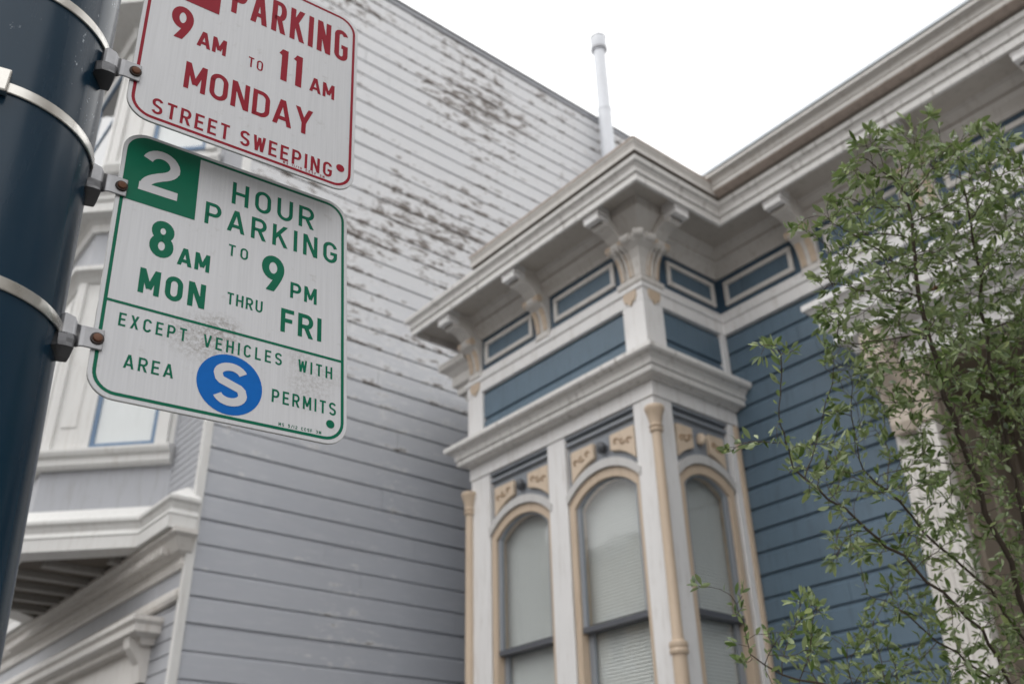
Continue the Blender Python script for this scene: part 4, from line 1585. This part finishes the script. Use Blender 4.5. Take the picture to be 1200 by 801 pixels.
def absorb(start):
    P = np.array(nodes[start:])
    D = np.linalg.norm(attr[:, None, :] - P[None], axis=2)
    j = D.argmin(1)
    dm = D[np.arange(len(attr)), j]
    up = dm < near_d
    near_d[up] = dm[up]
    near_i[up] = j[up] + start
    alive[near_d < KILL] = False


nchild = np.zeros(60000, int)
absorb(5)
for it in range(120):
    act = alive & (near_d < REACH)
    if not act.any():
        break
    start = len(nodes)
    for i in np.unique(near_i[act]):
        if nchild[i] >= 3:
            alive[act & (near_i == i) & (near_d < .06)] = False
            continue
        sel = act & (near_i == i)
        v = attr[sel] - nodes[i]
        v = v / np.linalg.norm(v, axis=1)[:, None]
        d = v.mean(0)
        l = np.linalg.norm(d)
        if l < 1e-3:
            continue
        d = d / l + np.array([0, 0, .10]) + rng.normal(0, .13, 3)
        if parent[i] >= 0:
            d0 = np.array(nodes[i]) - np.array(nodes[parent[i]])
            d = d + .35 * d0 / (np.linalg.norm(d0) + 1e-9)
        d /= np.linalg.norm(d)
        nodes.append(np.array(nodes[i]) + d * STEP)
        parent.append(int(i))
        nchild[i] += 1
    if len(nodes) == start or len(nodes) > 30000:
        break
    absorb(start)
NN = len(nodes)
nodes = [np.array(p) for p in nodes]
kids = [[] for _ in range(NN)]
for i, p in enumerate(parent):
    if p >= 0:
        kids[p].append(i)
radn = np.zeros(NN)
for i in range(NN - 1, -1, -1):
    radn[i] = .0006 if not kids[i] else sum(radn[k] ** 2.45 for k in kids[i]) ** (1 / 2.45)
radn = np.minimum(radn, .045)
tree = thing('young_tree', 'slender many stemmed tree with small glossy olive green leaves in front of the porch', 'tree', tuple(foot))
# limbs as chains
done = np.zeros(NN, bool)
mt, mbn = MB(), MB()
starts = [0]
while starts:
    s = starts.pop()
    chain = [s] if parent[s] < 0 else [parent[s], s]
    i = s
    while kids[i]:
        ks = sorted(kids[i], key=lambda k: -radn[k])
        starts += ks[1:]
        i = ks[0]
        chain.append(i)
    if len(chain) < 2:
        continue
    rr = [min(radn[c], radn[chain[1]]) if k == 0 else radn[c] for k, c in enumerate(chain)]
    big = rr[0] > .012
    (mt if big else mbn).tube([nodes[c] for c in chain], [max(.0006, r * .85) for r in rr], 8 if big else 5)
mt.build('trunk', BARK, tree, smooth=True)
mbn.build('twigs', BARK, tree, smooth=True)
lv = MB()


def leaf(p, d, L, wd):
    d = d / np.linalg.norm(d)
    rv = rng.normal(0, 1, 3) + np.array([0, 0, .9])
    s = np.cross(d, rv); s /= (np.linalg.norm(s) + 1e-9)
    n = np.cross(s, d)
    cup, bend = rng.uniform(.12, .40), rng.uniform(-.10, .28)
    st = [(0, .05), (.22, .62), (.52, 1.0), (.80, .68), (1.0, .05)]
    vs = []
    for t, k in st:
        c = p + d * (L * (.06 + .94 * t)) - n * (bend * L * t * t)
        hw = wd * .5 * k
        vs += [c - s * hw + n * hw * cup, c, c + s * hw + n * hw * cup]
    fs = []
    for i in range(4):
        b = 3 * i
        fs += [(b, b + 1, b + 4, b + 3), (b + 1, b + 2, b + 5, b + 4)]
    lv.add(vs, fs)


for i in range(NN):
    if radn[i] > .0026 or parent[i] < 0:
        continue
    d0 = nodes[i] - nodes[parent[i]]
    d0 /= (np.linalg.norm(d0) + 1e-9)
    tip = not kids[i]
    q = rng.uniform()
    n = (rng.integers(5, 9) if tip else (rng.integers(1, 4) if radn[i] < .0015 else (1 if q < .5 else 0)))
    for k in range(n):
        side = rng.normal(0, 1, 3)
        side -= d0 * (side @ d0)
        side /= (np.linalg.norm(side) + 1e-9)
        mix_ = rng.uniform(.35, 1.1) if tip else rng.uniform(.8, 1.7)
        dd = d0 + side * mix_ + np.array([0, 0, .30])
        L = .011 + .019 * rng.uniform() ** 1.2
        leaf(nodes[i] + rng.normal(0, .003, 3), dd, L, L * rng.uniform(.27, .38))
    if tip and rng.uniform() < .005:                    # dried seed heads
        sh_ = MB()
        hub = nodes[i]
        for k in range(9):
            d = rng.normal(0, 1, 3); d /= np.linalg.norm(d)
            L = rng.uniform(.006, .012)
            sh_.tube([hub, hub + d * L * .5, hub + d * L], [.0012, .0030, .0006], 5)
        sh_.build('seed_head', SEED, tree)
lo = lv.build('foliage', LEAF, tree, fix=False)
for p_ in lo.data.polygons:
    p_.use_smooth = True
print('tree nodes', NN, 'leaves', len(lv.f) // 8, 'alive', int(alive.sum()))
